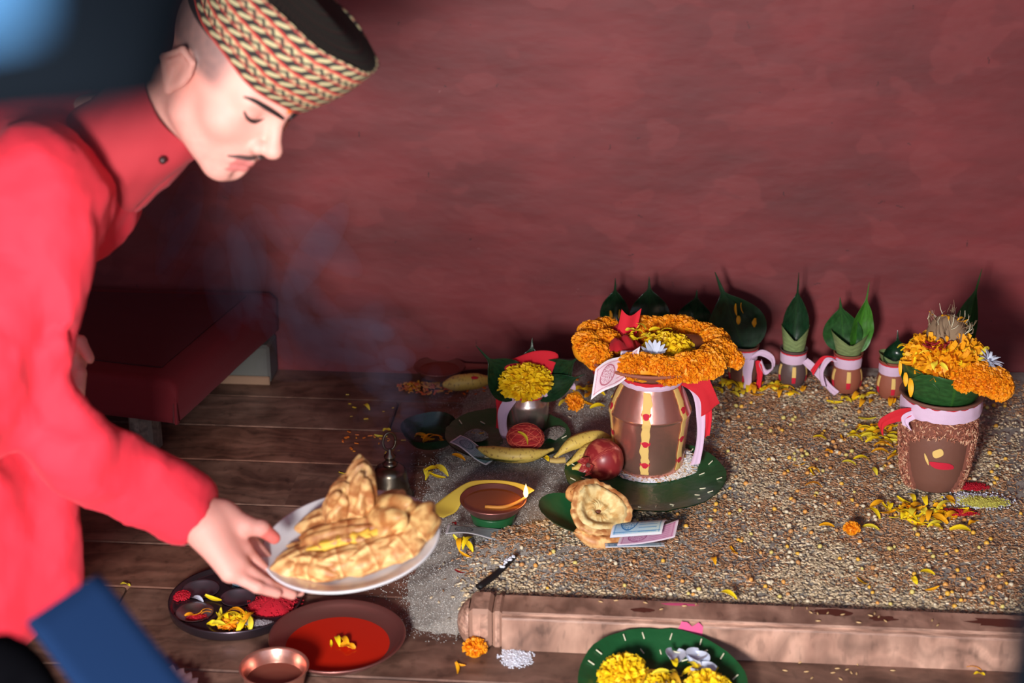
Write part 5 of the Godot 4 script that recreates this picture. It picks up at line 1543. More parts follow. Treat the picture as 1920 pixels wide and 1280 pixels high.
func bell() -> void:
	var t := thing("hand_bell", "dull metal hand bell with a looped handle on the boards", "bell", Vector3(-0.1812, 0, 0.5893))
	var b := MB.new()
	lathe(b, [Vector2(0.040, 0.0), Vector2(0.043, 0.002), Vector2(0.041, 0.008), Vector2(0.036, 0.018), Vector2(0.033, 0.036), Vector2(0.0335, 0.038), Vector2(0.0322, 0.040), Vector2(0.031, 0.052), Vector2(0.027, 0.062), Vector2(0.016, 0.068), Vector2(0.0, 0.069)], 44)
	part(t, "bell_cup", b, M.brass)
	for y in [[0.0440, 0.006], [0.0368, 0.022], [0.0338, 0.034]]:
		b = MB.new()
		lathe(b, [Vector2(y[0] - 0.002, y[1] - 0.0012), Vector2(y[0], y[1]), Vector2(y[0] - 0.002, y[1] + 0.0012)], 44)
		part(t, "raised_ring", b, M.brass)
	b = MB.new()
	lathe(b, [Vector2(0.0, 0.066), Vector2(0.013, 0.067), Vector2(0.015, 0.071), Vector2(0.010, 0.075), Vector2(0.007, 0.079), Vector2(0.011, 0.083), Vector2(0.011, 0.087), Vector2(0.006, 0.092), Vector2(0.005, 0.100), Vector2(0.0, 0.102)], 28)
	part(t, "handle_stem", b, M.brass)
	b = MB.new()
	var ring := []
	for i in 25:
		var a := TAU * i / 24.0
		ring.append(Vector3(cos(a) * 0.0125, 0.116 + sin(a) * 0.018, 0))
	tube(b, ring, [0.0028], 8, 1.0, Vector3(0, 0, 1))
	part(t, "handle_loop", b, M.brass)
	t.rotation = Vector3(0, 0.5, 0)

# plate of fried bread carried in the man's hand
func held_plate() -> void:
	var at := Vector3(-0.1095, 0.3176, 1.3728)
	var t := thing("white_plate", "white porcelain plate piled with fried breads, held in the man's hand", "plate", at)
	var tilt := Basis.from_euler(Vector3(0.10, 0.0, 0.10))
	t.basis = tilt
	var b := MB.new()
	lathe(b, [Vector2(0.0, -0.002), Vector2(0.066, -0.002), Vector2(0.070, 0.0), Vector2(0.074, 0.001), Vector2(0.095, 0.009), Vector2(0.118, 0.021), Vector2(0.1225, 0.024), Vector2(0.1225, 0.0265), Vector2(0.119, 0.026), Vector2(0.094, 0.015), Vector2(0.076, 0.006), Vector2(0.0, 0.004)], 80)
	part(t, "dish", b, M.porcelain)
	b = MB.new()
	lathe(b, [Vector2(0.062, -0.002), Vector2(0.063, -0.007), Vector2(0.067, -0.007), Vector2(0.069, -0.001)], 64)
	part(t, "foot_ring", b, M.porcelain)
	# each bread: [x, y, z, long, wide, thick, turn, lean, roll, kind, ridges, label]
	var list := [
		[0.010, 0.058, -0.038, 0.060, 0.030, 0.022, 0.2, 0.0, 1.35, "fried", 4, "tallest fan-shaped fritter standing at the back of the pile"],
		[-0.020, 0.050, -0.034, 0.052, 0.028, 0.020, -0.2, 0.1, 1.15, "fried", 4, "fan-shaped fritter leaning on the tallest one"],
		[0.046, 0.046, -0.022, 0.060, 0.040, 0.022, -0.5, 0.5, 0.55, "fried_pale", 2, "broad pale fritter sloping down one side of the pile"],
		[0.084, 0.038, 0.002, 0.046, 0.030, 0.020, 0.9, 0.2, 0.35, "fried_pale", 2, "pale fritter hanging over the plate rim away from the hand"],
		[-0.038, 0.034, -0.030, 0.044, 0.026, 0.014, 0.1, 0.2, 0.1, "fried", 2, "flat fritter at the back near the bare plate edge"],
		[-0.062, 0.020, 0.040, 0.046, 0.028, 0.017, 0.5, 0.0, 0.05, "fried", 2, "golden fritter at the front nearest the hand"],
		[-0.040, 0.024, 0.058, 0.042, 0.022, 0.016, -0.3, 0.2, 0.0, "fried", 2, "golden fritter along the near plate rim"],
		[-0.006, 0.026, 0.056, 0.046, 0.022, 0.017, 0.35, 0.3, 0.1, "fried", 2, "plump fritter at the middle of the near plate rim"],
		[0.036, 0.028, 0.046, 0.050, 0.024, 0.018, 0.55, 0.2, 0.15, "fried", 2, "long fritter slanting along the near plate rim"],
		[0.074, 0.032, 0.030, 0.040, 0.024, 0.016, 0.8, 0.2, 0.2, "fried", 1, "small fritter tucked under the pale overhanging one"],
		[0.000, 0.034, 0.006, 0.070, 0.030, 0.020, 0.1, 0.1, 0.0, "fried_brown", 3, "browned fritter buried in the middle of the pile"],
		[0.012, 0.040, 0.022, 0.062, 0.010, 0.010, 0.25, 0.5, 0.12, "fritter_yellow", 7, "narrow bright yellow crinkled strip across the pile"],
		[-0.056, 0.020, 0.004, 0.034, 0.012, 0.008, -0.1, 0.0, 0.0, "fried_brown", 1, "thin brown sliver beside the bare white of the plate"],
	]
	for e in list:
		var f := thing("fritter", "%s" % e[11], "fried bread", at + tilt * Vector3(e[0], e[1], e[2]), "fried breads on the white plate")
		f.basis = tilt * Basis.from_euler(Vector3(e[7], e[6], e[8]))
		b = MB.new()
		var ph: float = e[0] * 90.0 + e[2] * 37.0
		var rd: int = e[10]
		ellip(b, Vector3.ZERO, Vector3(e[3], e[5], e[4]), 44, 22, Basis.IDENTITY, func(d: Vector3) -> float:
			var ridge := 0.0
			if rd > 4:
				ridge = 0.22 * sin(d.x * rd * 3.0 + ph)
			else:
				var deep := 0.34 if rd > 2 else 0.20
				ridge = deep * absf(sin(d.z * (rd + 0.6) * 1.7 + 0.4 * d.x + ph)) * (0.4 + 0.6 * smoothstep(-1.0, 0.8, d.x)) - deep * 0.4
			return 1.0 + ridge + 0.14 * nz.get_noise_3d(d.x * 1.3 + ph, d.y * 1.3, d.z * 1.3) + 0.022 * nz.get_noise_3d(d.x * 6.0 + ph, d.y * 6.0, d.z * 6.0))
		part(f, "crust", b, M[e[9]])
		if rd == 4:
			for k in 4:
				b = MB.new()
				var z: float = (k - 1.5) * e[4] * 0.42
				tube(b, smooth_path([Vector3(-0.01, 0.006, z * 0.8), Vector3(e[3] * 0.6, 0.010 + 0.003 * sin(k * 2.0), z), Vector3(e[3] * 1.05, 0.004 * sin(k * 3.0), z * 1.25)], 5), [0.005, 0.0085, 0.0075, 0.004], 9)
				part(f, "finger", b, M.fried if k % 2 else M.fried_pale)

func onlookers() -> void:
	# navy folder held up by someone at the edge, and what stands about it
	var a := Vector3(-0.2042, 0.7504, 2.2651)
	var b0 := Vector3(-0.1611, 0.7652, 2.2124)
	var c := Vector3(-0.0377, 0.6947, 2.3178)
	var t := thing("navy_folder", "plain navy blue folder held out beside the man's sleeve, out of focus", "folder", a)
	var u := (b0 - a)
	var v := (c - b0)
	var n := u.cross(v).normalized()
	var b := MB.new()
	sheet(b, 6, 10, func(x: float, y: float) -> Vector3: return u * x + v * y, 0.006)
	part(t, "cover", b, dull("navy", rgb(17, 34, 62)))
	b = MB.new()
	sheet(b, 6, 10, func(x: float, y: float) -> Vector3: return u * (0.02 + x * 0.96) + v * (0.01 + y * 0.98) + n * 0.006, 0.004)
	part(t, "back_cover", b, dull("navy_dark", rgb(12, 22, 40)))
	var s := thing("black_sleeve", "black jacket sleeve below the man's red garment, out of focus", "sleeve", Vector3(-0.2248, 0.7258, 2.2983))
	b = MB.new()
	var p0 := Vector3(-0.2516, 0.6948, 2.3671)
	var p1 := Vector3(-0.2248, 0.725, 2.2986)
	var p2 := Vector3(-0.1974, 0.6817, 2.2816)
	var p3 := Vector3(-0.1621, 0.6308, 2.2994)
	tube(b, smooth_path([p0 - s.position, p1 - s.position, p2 - s.position, p3 - s.position], 6), [0.036, 0.032, 0.026, 0.022], 14)
	part(s, "cloth_sleeve", b, dull("black_cloth", rgb(6, 6, 9)))
	b = MB.new()
	tube(b, [p3 - s.position, Vector3(-0.1512, 0.619, 2.3033) - s.position], [0.021, 0.018], 12)
	part(s, "cuff", b, dull("black_cuff", rgb(12, 11, 14)))
	# another photographer's camera close to the lens
	var k := thing("black_camera", "large dark camera close before the lens above the man, strongly blurred", "camera", Vector3(0.1508, 1.3904, 3.0704))
	b = MB.new()
	var q := [Vector3(0.1039, 1.4138, 3.043), Vector3(0.1858, 1.4177, 3.035), Vector3(0.1702, 1.374, 3.0539), Vector3(0.1055, 1.3657, 3.0624)]
	var qc: Vector3 = (q[0] + q[1] + q[2] + q[3]) * 0.25
	var away := (qc - Vector3(0.2654, 1.45, 3.3726)).normalized()
	sheet(b, 10, 10, func(x: float, y: float) -> Vector3:
		var top: Vector3 = q[0].lerp(q[1], x)
		var low: Vector3 = q[3].lerp(q[2], x)
		var d := pow(absf(x - 0.5) * 2.0, 4.0) + pow(absf(y - 0.5) * 2.0, 4.0)
		return top.lerp(low, y) - k.position + away * 0.008 * d, 0.02)
	part(k, "body", b, M_black())
	b = MB.new()
	tube(b, [qc - k.position + away * 0.01, qc - k.position + away * 0.04], [0.018, 0.019], 24)
	part(k, "lens_barrel", b, M_black())
	b = MB.new()
	var s0 := Vector3(0.1494, 1.4117, 3.0998)
	var s1 := Vector3(0.1681, 1.4117, 3.0983)
	var s2 := Vector3(0.1665, 1.3947, 3.1053)
	var s3 := Vector3(0.15, 1.3919, 3.1077)
	sheet(b, 4, 4, func(x: float, y: float) -> Vector3: return s0.lerp(s1, x).lerp(s3.lerp(s2, x), y) - k.position, 0.003)
	part(k, "blue_screen", b, dull("blue_screen", rgb(40, 70, 98)))
	# dark lens hood edge at the other side
	var h := thing("black_lens_hood", "black lens hood edge beside the beam's far end, strongly blurred", "lens hood", Vector3(0.4249, 1.1092, 2.8274))
	b = MB.new()
	var hp := [Vector3(0.4218, 1.1447, 2.8133) - h.position, Vector3(0.4198, 1.1265, 2.8208) - h.position, Vector3(0.419, 1.1082, 2.8283) - h.position, Vector3(0.42, 1.079, 2.84) - h.position]
	tube(b, smooth_path(hp, 5), [0.007, 0.010, 0.012, 0.014], 14)
	part(h, "hood_rim", b, M_black())
	b = MB.new()
	tube(b, smooth_path([hp[0] + Vector3(0.015, 0, 0), hp[1] + Vector3(0.02, 0, 0), hp[3] + Vector3(0.02, 0, 0)], 5), [0.012, 0.016, 0.02], 14)
	part(h, "hood_barrel", b, M_black())

func smoke() -> void:
	# incense smoke drifting before the bench and the dark boards
	var all := Node3D.new()
	all.name = "incense_smoke"
	add_child(all)
	tag(all, "bluish incense smoke drifting up before the wall and bench", "smoke", "", "stuff")
	var drift := smooth_path([Vector3(-0.158, 0.1189, 0.6457), Vector3(-0.1952, 0.1277, 0.5044), Vector3(-0.1637, 0.1464, 0.4186), Vector3(-0.2721, 0.1663, 0.2568), Vector3(-0.3767, 0.1614, 0.2238), Vector3(-0.4658, 0.2221, 0.2062), Vector3(-0.5408, 0.34, 0.1859), Vector3(-0.5611, 0.4566, 0.1619)], 7)
	var r := RandomNumberGenerator.new()
	r.seed = 4242
	for k in 84:
		var s := k / 83.0
		var n := int(s * (drift.size() - 2))
		var at: Vector3 = drift[n]
		var dir: Vector3 = (drift[n + 1] - drift[n]).normalized()
		var wide := lerpf(0.02, 0.13, s)
		at += Vector3(r.randf_range(-1.4, 1.4), r.randf_range(-0.8, 0.8), r.randf_range(-0.3, 0.3)) * wide
		at.z = maxf(at.z, 0.10)
		at.y = maxf(at.y, 0.09)
		var long := lerpf(0.07, 0.20, s) * r.randf_range(0.7, 1.3)
		var e := [at, Vector3(long, long * r.randf_range(0.16, 0.34), long * r.randf_range(0.3, 0.6)), lerpf(3.0, 1.3, s) * r.randf_range(0.4, 1.3)]
		var f := FogVolume.new()
		f.name = "wisp"
		f.shape = RenderingServer.FOG_VOLUME_SHAPE_ELLIPSOID
		f.size = e[1]
		var m := FogMaterial.new()
		m.albedo = Color(0.80, 0.76, 0.92)
		m.density = e[2]
		f.material = m
		all.add_child(f, true)
		f.position = e[0]
		var lean := (dir + Vector3(r.randf_range(-0.7, 0.7), r.randf_range(-0.7, 0.7), r.randf_range(-0.3, 0.3))).normalized()
		f.basis = Basis(Quaternion(Vector3.RIGHT, lean))


func dull(called: String, c: Color) -> StandardMaterial3D:
	var m := mat(called, c, 0.95)
	m.metallic_specular = 0.1
	return m


# ================= the man in red

func man() -> void:
	var head_o := Vector3(-0.2599, 0.9566, 1.2909)
	# columns: his other side, crown, face
	var head := Transform3D(Basis(Vector3(0.4912, -0.1601, -0.8562), Vector3(0.5806, 0.7929, 0.1848), Vector3(0.6494, -0.5879, 0.4824)), head_o)
	var t := thing("person", "man in a red garment and patterned cap bending over, holding a plate of fried bread", "person", Vector3(-0.95, 0, 1.25))
	var back := Transform3D(Basis.IDENTITY, -t.position)
	var skin := mat("skin", Color.WHITE, 0.62)
	skin.vertex_color_use_as_albedo = true
	skin.subsurf_scatter_enabled = true
	skin.subsurf_scatter_strength = 0.08
	var body := MB.new()
	# ---- head in its own axes
	var f := Field.new()
	f.ell(Vector3(0, 0.050, -0.012), Vector3(0.076, 0.082, 0.096), 0.01)
	f.ell(Vector3(0, -0.020, 0.030), Vector3(0.062, 0.080, 0.064), 0.03)
	f.cap(Vector3(-0.052, -0.050, 0.004), Vector3(-0.016, -0.088, 0.060), 0.018, 0.016, 0.025)
	f.cap(Vector3(0.052, -0.050, 0.004), Vector3(0.016, -0.088, 0.060), 0.018, 0.016, 0.025)
	f.cap(Vector3(-0.008, -0.089, 0.068), Vector3(0.008, -0.089, 0.068), 0.016, 0.016, 0.02)
	f.cap(Vector3(-0.040, 0.030, 0.066), Vector3(0, 0.034, 0.080), 0.012, 0.014, 0.02)
	f.cap(Vector3(0.040, 0.030, 0.066), Vector3(0, 0.034, 0.080), 0.012, 0.014, 0.02)
	f.ell(Vector3(-0.046, -0.014, 0.052), Vector3(0.020, 0.018, 0.022), 0.025)
	f.ell(Vector3(0.046, -0.014, 0.052), Vector3(0.020, 0.018, 0.022), 0.025)
	f.cap(Vector3(-0.035, 0.015, 0.100), Vector3(-0.030, 0.015, 0.100), 0.017, 0.017, 0.014, true)
	f.cap(Vector3(0.035, 0.015, 0.100), Vector3(0.030, 0.015, 0.100), 0.017, 0.017, 0.014, true)
	f.ell(Vector3(-0.033, 0.0165, 0.070), Vector3(0.0175, 0.0115, 0.0135), 0.004)
	f.ell(Vector3(0.033, 0.0165, 0.070), Vector3(0.0175, 0.0115, 0.0135), 0.004)
	f.cap(Vector3(0, 0.026, 0.086), Vector3(0, -0.016, 0.110), 0.0075, 0.0095, 0.010)
	f.cap(Vector3(0, -0.017, 0.112), Vector3(0, -0.021, 0.110), 0.0105, 0.009, 0.008)
	f.cap(Vector3(-0.013, -0.024, 0.098), Vector3(-0.011, -0.026, 0.094), 0.0088, 0.008, 0.008)
	f.cap(Vector3(0.013, -0.024, 0.098), Vector3(0.011, -0.026, 0.094), 0.0088, 0.008, 0.008)
	f.cap(Vector3(-0.006, -0.032, 0.103), Vector3(-0.007, -0.029, 0.099), 0.003, 0.0025, 0.004, true)
	f.cap(Vector3(0.006, -0.032, 0.103), Vector3(0.007, -0.029, 0.099), 0.003, 0.0025, 0.004, true)
	f.ell(Vector3(0, -0.055, 0.074), Vector3(0.030, 0.024, 0.016), 0.02)
	f.cap(Vector3(-0.022, -0.060, 0.082), Vector3(0, -0.0565, 0.0915), 0.0045, 0.0058, 0.006)
	f.cap(Vector3(0.022, -0.060, 0.082), Vector3(0, -0.0565, 0.0915), 0.0045, 0.0058, 0.006)
	f.cap(Vector3(-0.018, -0.0690, 0.080), Vector3(0, -0.0695, 0.0885), 0.005, 0.0068, 0.006)
	f.cap(Vector3(0.018, -0.0690, 0.080), Vector3(0, -0.0695, 0.0885), 0.005, 0.0068, 0.006)
	f.cap(Vector3(-0.024, -0.0635, 0.087), Vector3(0, -0.0628, 0.0985), 0.0016, 0.0018, 0.003, true)
	f.cap(Vector3(0.024, -0.0635, 0.087), Vector3(0, -0.0628, 0.0985), 0.0016, 0.0018, 0.003, true)
	f.cap(Vector3(0, -0.083, 0.092), Vector3(0, -0.083, 0.090), 0.006, 0.006, 0.012, true)
	for s in [-1.0, 1.0]:
		# ear: a leaning disc with a rolled rim, a hollow and a lobe
		f.ell(Vector3(s * 0.078, 0.004, -0.016), Vector3(0.0090, 0.032, 0.020), 0.006)
		f.ell(Vector3(s * 0.090, 0.002, -0.016), Vector3(0.0085, 0.022, 0.0135), 0.004, true)
		f.cap(Vector3(s * 0.088, 0.033, -0.020), Vector3(s * 0.091, 0.006, -0.036), 0.0045, 0.0045, 0.003)
		f.cap(Vector3(s * 0.088, 0.033, -0.020), Vector3(s * 0.083, 0.028, -0.002), 0.0045, 0.0040, 0.003)
		f.cap(Vector3(s * 0.083, 0.028, -0.002), Vector3(s * 0.080, 0.010, 0.002), 0.0040, 0.0034, 0.003)
		f.cap(Vector3(s * 0.090, 0.005, -0.036), Vector3(s * 0.080, -0.028, -0.013), 0.0045, 0.0068, 0.004)
		f.cap(Vector3(s * 0.082, 0.022, -0.016), Vector3(s * 0.084, 0.004, -0.027), 0.0030, 0.0032, 0.003)
		f.cap(Vector3(s * 0.080, -0.004, -0.002), Vector3(s * 0.079, -0.010, -0.003), 0.0042, 0.0036, 0.003)
	f.cap(Vector3(0, -0.030, -0.026), Vector3(0, -0.150, -0.060), 0.054, 0.060, 0.03)
	var lip := lin(196, 108, 106)
	var tone := lin(228, 164, 150)
	var stubble := lin(112, 92, 90)
	var rosy := lin(230, 146, 134)
	f.mesh_into(body, Vector3(-0.105, -0.20, -0.135), Vector3(0.105, 0.145, 0.135), 0.0028, back * head, func(p: Vector3) -> Color:
		var c := tone
		var m := nz.get_noise_3d(p.x * 60.0, p.y * 60.0, p.z * 60.0)
		# shaven sides of the head and beard line: hair roots show as grey speckle
		var side := smoothstep(0.050, 0.020, p.z) * smoothstep(0.004, 0.030, p.y) * (1.0 if absf(p.x) < 0.0785 else 0.0)
		c = c.lerp(stubble, clampf(side * (0.85 + m * 0.12), 0, 1))
		var beard := smoothstep(-0.020, -0.065, p.y) * smoothstep(-0.03, 0.02, p.z)
		c = c.lerp(stubble, clampf(beard * 0.16 * (1.0 + m), 0, 1))
		var cheek := exp(-Vector3((absf(p.x) - 0.05) * 30.0, (p.y + 0.015) * 30.0, (p.z - 0.06) * 25.0).length_squared())
		c = c.lerp(rosy, cheek * 0.7)
		if p.z > 0.078 and absf(p.x) < 0.025 and p.y < -0.052 and p.y > -0.078:
			c = c.lerp(lip, 0.85)
		return c)
	# ---- holding hand: wrist, palm, four fingers under the plate, thumb over its rim
	var hand := Field.new()
	var wrist := Vector3(-0.3209, 0.4121, 1.4214)
	var heel := Vector3(-0.2892, 0.3906, 1.4385)
	var kn := [Vector3(-0.2516, 0.3615, 1.404), Vector3(-0.2455, 0.3562, 1.4382), Vector3(-0.2474, 0.349, 1.4628), Vector3(-0.2559, 0.3423, 1.477)]
	hand.cap(Vector3(-0.3585, 0.4384, 1.4137), wrist, 0.030, 0.027, 0.02)
	hand.cap(wrist, heel, 0.027, 0.028, 0.02)
	for i in 4:
		hand.cap(heel + (kn[i] - kn[1]) * 0.35, kn[i], 0.0195, 0.0130, 0.016)
	var mid := [Vector3(-0.2168, 0.3077, 1.396), Vector3(-0.2133, 0.307, 1.4263), Vector3(-0.2132, 0.3123, 1.4523), Vector3(-0.2213, 0.3203, 1.4724)]
	var tip := [Vector3(-0.1893, 0.2713, 1.3654), Vector3(-0.1815, 0.2716, 1.3971), Vector3(-0.1841, 0.287, 1.4321), Vector3(-0.1985, 0.3022, 1.4563)]
	for i in 4:
		var r: float = [0.0092, 0.0095, 0.0090, 0.0080][i]
		hand.cap(kn[i], mid[i], r * 1.12, r, 0.006)
		hand.cap(mid[i], tip[i], r, r * 0.82, 0.004)
	var th0 := Vector3(-0.2723, 0.399, 1.4229)
	var th1 := Vector3(-0.2422, 0.3858, 1.4259)
	var th2 := Vector3(-0.2234, 0.3801, 1.4213)
	var th3 := Vector3(-0.2081, 0.3634, 1.4161)
	hand.cap(heel, th0, 0.024, 0.018, 0.016)
	hand.cap(th0, th1, 0.016, 0.0125, 0.012)
	hand.cap(th1, th2, 0.0122, 0.0108, 0.006)
	hand.cap(th2, th3, 0.0108, 0.0088, 0.005)
	hand.mesh_into(body, Vector3(-0.36, 0.26, 1.30), Vector3(-0.12, 0.50, 1.56), 0.0034, back, func(p: Vector3) -> Color:
		var c := tone
		if p.distance_to(th3) < 0.022:
			c = c.lerp(lin(226, 70, 66), 0.75)
		return c.lerp(rosy, 0.25 + 0.2 * nz.get_noise_3d(p.x * 40.0, p.y * 40.0, p.z * 40.0)))
	# ---- other hand, resting low behind the sleeve
	var rest := Field.new()
	var w2 := Vector3(-0.5869, 0.5502, 1.143)
	var k2 := Vector3(-0.556, 0.5082, 1.1576)
	rest.cap(Vector3(-0.6163, 0.5936, 1.1277), w2, 0.030, 0.027, 0.02)
	rest.cap(w2, k2, 0.027, 0.024, 0.02)
	var ends := [[Vector3(-0.5362, 0.4929, 1.1839), Vector3(-0.5394, 0.4385, 1.1953)], [Vector3(-0.5485, 0.4803, 1.1791), Vector3(-0.5518, 0.4256, 1.1907)], [Vector3(-0.5645, 0.4724, 1.1619), Vector3(-0.568, 0.4232, 1.1713)], [Vector3(-0.5793, 0.4703, 1.1423), Vector3(-0.5847, 0.4289, 1.1487)], [Vector3(-0.5343, 0.5397, 1.1755), Vector3(-0.5165, 0.5207, 1.1927)]]
	for e in ends:
		rest.cap(k2.lerp(e[0], 0.3), e[0], 0.013, 0.0095, 0.012)
		rest.cap(e[0], e[1], 0.0095, 0.0078, 0.004)
	rest.mesh_into(body, w2 + Vector3(-0.07, -0.16, -0.08), w2 + Vector3(0.10, 0.08, 0.08), 0.004, back, func(_p: Vector3) -> Color: return tone)
	# ---- trunk, arms and legs inside the clothes, so that the figure is whole
	var sh_r := Vector3(-0.4912, 0.8212, 1.3934)
	var el_r := Vector3(-0.5344, 0.6108, 1.5254)
	var sh_l := Vector3(-0.5795, 0.7622, 1.0781)
	var el_l := Vector3(-0.6695, 0.5653, 1.0784)
	var chest := Vector3(-0.5634, 0.7915, 1.2164)
	var hip := Vector3(-0.98, 0.66, 1.22)
	var neck0 := head * Vector3(0, -0.140, -0.058)
	var inner := Field.new()
	inner.cap(neck0, chest, 0.055, 0.10, 0.03)
	inner.cap(chest, hip, 0.115, 0.125, 0.05)
	inner.cap(sh_r, el_r, 0.044, 0.032, 0.02)
	inner.cap(el_r, wrist, 0.031, 0.025, 0.015)
	inner.cap(sh_l, el_l, 0.044, 0.036, 0.03)
	inner.cap(el_l, w2, 0.035, 0.026, 0.02)
	for z in [1.12, 1.36]:
		inner.cap(Vector3(-0.99, 0.62, z), Vector3(-0.72, 0.40, z + 0.03), 0.080, 0.055, 0.03)
		inner.cap(Vector3(-0.72, 0.40, z + 0.03), Vector3(-0.98, 0.08, z), 0.050, 0.036, 0.02)
		inner.cap(Vector3(-0.98, 0.07, z), Vector3(-0.80, 0.045, z + 0.02), 0.034, 0.026, 0.02)
	inner.mesh_into(body, Vector3(-1.20, 0.0, 0.95), Vector3(-0.20, 1.05, 1.62), 0.014, back, func(_p: Vector3) -> Color: return tone)
	part(t, "body", body, skin)
	# ---- red garment
	var g := Field.new()
	var wr := Vector3(-0.3307, 0.4088, 1.4235)
	g.cap(chest, hip, 0.140, 0.150, 0.05)
	g.cap(Vector3(-0.5215, 0.8017, 1.209), chest, 0.075, 0.12, 0.06)
	g.cap(sh_r, Vector3(-0.506, 0.7163, 1.4696), 0.084, 0.074, 0.05)
	g.cap(Vector3(-0.506, 0.7163, 1.4696), el_r, 0.074, 0.064, 0.03)
	g.cap(sh_r, chest, 0.085, 0.12, 0.05)
	g.cap(el_r, Vector3(-0.4261, 0.5061, 1.4728), 0.062, 0.050, 0.03)
	g.cap(Vector3(-0.4261, 0.5061, 1.4728), wr, 0.050, 0.047, 0.02)
	g.cap(sh_l, el_l, 0.072, 0.058, 0.05)
	g.cap(el_l, Vector3(-0.5967, 0.5647, 1.1379), 0.055, 0.048, 0.03)
	# skirt of the garment over the thighs, its front corner hanging free
	g.cap(Vector3(-0.99, 0.60, 1.12), Vector3(-0.70, 0.46, 1.16), 0.120, 0.090, 0.05)
	g.cap(Vector3(-0.99, 0.60, 1.36), Vector3(-0.66, 0.44, 1.38), 0.120, 0.085, 0.05)
	g.cap(Vector3(-0.5585, 0.4034, 1.3517), Vector3(-0.5393, 0.2635, 1.3852), 0.066, 0.052, 0.05)
	g.cap(Vector3(-0.6242, 0.4124, 1.3749), Vector3(-0.6116, 0.2431, 1.4425), 0.085, 0.075, 0.05)
	g.cap(Vector3(-0.6978, 0.3599, 1.3586), Vector3(-0.6928, 0.2015, 1.4225), 0.09, 0.08, 0.05)
	# the sleeve end is open
	g.cap(Vector3(-0.3206, 0.4036, 1.4249), Vector3(-0.2643, 0.3693, 1.4343), 0.036, 0.040, 0.014, true)
	var along := (wr - el_r).normalized()
	var folds := FastNoiseLite.new()
	folds.seed = 12
	folds.frequency = 1.0
	var upper := (el_r - sh_r).normalized()
	g.extra = func(p: Vector3) -> float:
		var q := p - el_r
		var s := q.dot(along)
		var w := folds.get_noise_3d(p.x * 7.0, p.y * 7.0, p.z * 7.0) * 0.014
		# creases gather at the elbow and across the upper arm
		var near := exp(-q.length_squared() * 16.0)
		w += 0.020 * near * sin(s * 60.0 + q.y * 40.0 + 3.0 * folds.get_noise_3d(p.x * 5.0, p.y * 5.0, p.z * 5.0))
		var u := (p - sh_r).dot(upper)
		w += 0.009 * smoothstep(0.05, 0.25, u) * exp(-pow((p - sh_r - upper * u).length() * 6.0, 2.0)) * sin(u * 60.0 + p.x * 30.0)
		return clampf(w, -0.02, 0.018)
	var gm := MB.new()
	g.mesh_into(gm, Vector3(-1.18, 0.12, 0.94), Vector3(-0.26, 1.06, 1.66), 0.0085, back)
	part(t, "kurta", gm, M.kurta)
	# ---- stand-up collar round the neck
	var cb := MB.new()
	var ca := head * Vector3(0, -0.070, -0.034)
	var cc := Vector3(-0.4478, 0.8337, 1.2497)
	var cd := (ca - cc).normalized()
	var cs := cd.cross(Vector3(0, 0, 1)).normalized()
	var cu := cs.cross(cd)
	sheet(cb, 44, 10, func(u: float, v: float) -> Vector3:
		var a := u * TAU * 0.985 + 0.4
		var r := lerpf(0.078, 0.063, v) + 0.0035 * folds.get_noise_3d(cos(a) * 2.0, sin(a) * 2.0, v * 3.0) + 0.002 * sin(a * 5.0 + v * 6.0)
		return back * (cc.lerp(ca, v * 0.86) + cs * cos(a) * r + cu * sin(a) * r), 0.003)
	var collar := part(t, "collar", cb, M.collar_shade)  # shade about the neck is painted in as a darker red
	var bt := MB.new()
	ellip(bt, Vector3.ZERO, Vector3(0.0055, 0.0055, 0.0055), 10, 8)
	var bo := part(collar, "button", bt, mat("dark_button", rgb(50, 26, 28), 0.4))
	bo.position = back * Vector3(-0.3477, 0.8556, 1.3195)
	# ---- trousers and shoes below the frame
	var tr := Field.new()
	for z in [1.12, 1.36]:
		tr.cap(Vector3(-0.99, 0.60, z), Vector3(-0.74, 0.40, z + 0.03), 0.095, 0.068, 0.03)
		tr.cap(Vector3(-0.74, 0.40, z + 0.03), Vector3(-0.97, 0.12, z), 0.066, 0.052, 0.02)
	var tm := MB.new()
	tr.mesh_into(tm, Vector3(-1.12, 0.06, 0.98), Vector3(-0.60, 0.72, 1.52), 0.014, back)
	part(t, "trousers", tm, M.trouser)
	# ---- hair, brows, moustache, lashes, tika, in head axes
	var hx := back * head
	var hair := mat("dark_hair", rgb(34, 27, 28), 0.6)
	var b := MB.new()
	grid(b, 40, 14, func(u: float, v: float) -> Vector3:
		var a := u * TAU
		var e := lerpf(0.02, PI * 0.5, v)
		var lift := 0.012 * pow(maxf(0.0, sin(a)), 2.0)
		var low := 0.066 + lift
		var d := Vector3(cos(a) * cos(e), sin(e), sin(a) * cos(e))
		return Vector3(d.x * 0.0775, low + d.y * 0.064, -0.012 + d.z * 0.0975), true)
	on_head(t, hx, b, "hair", hair)
	for s in [-1.0, 1.0]:
		b = MB.new()
		tube(b, smooth_path([Vector3(s * 0.006, 0.0290, 0.1000), Vector3(s * 0.0153, 0.0326, 0.0960), Vector3(s * 0.0326, 0.0370, 0.0865), Vector3(s * 0.0477, 0.0398, 0.0765), Vector3(s * 0.0560, 0.0368, 0.0670)], 5), [0.0034, 0.0048, 0.0050, 0.0040, 0.0014], 8, 0.62, Vector3(0, 1, 0))
		on_head(t, hx, b, "eyebrow", hair)
		b = MB.new()
		tube(b, smooth_path([Vector3(s * 0.0172, 0.0150, 0.0840), Vector3(s * 0.0200, 0.0105, 0.0832), Vector3(s * 0.0300, 0.0085, 0.0838), Vector3(s * 0.0424, 0.0125, 0.0806), Vector3(s * 0.0500, 0.0200, 0.0752)], 5), [0.0012, 0.0020, 0.0027, 0.0026, 0.0014], 6)
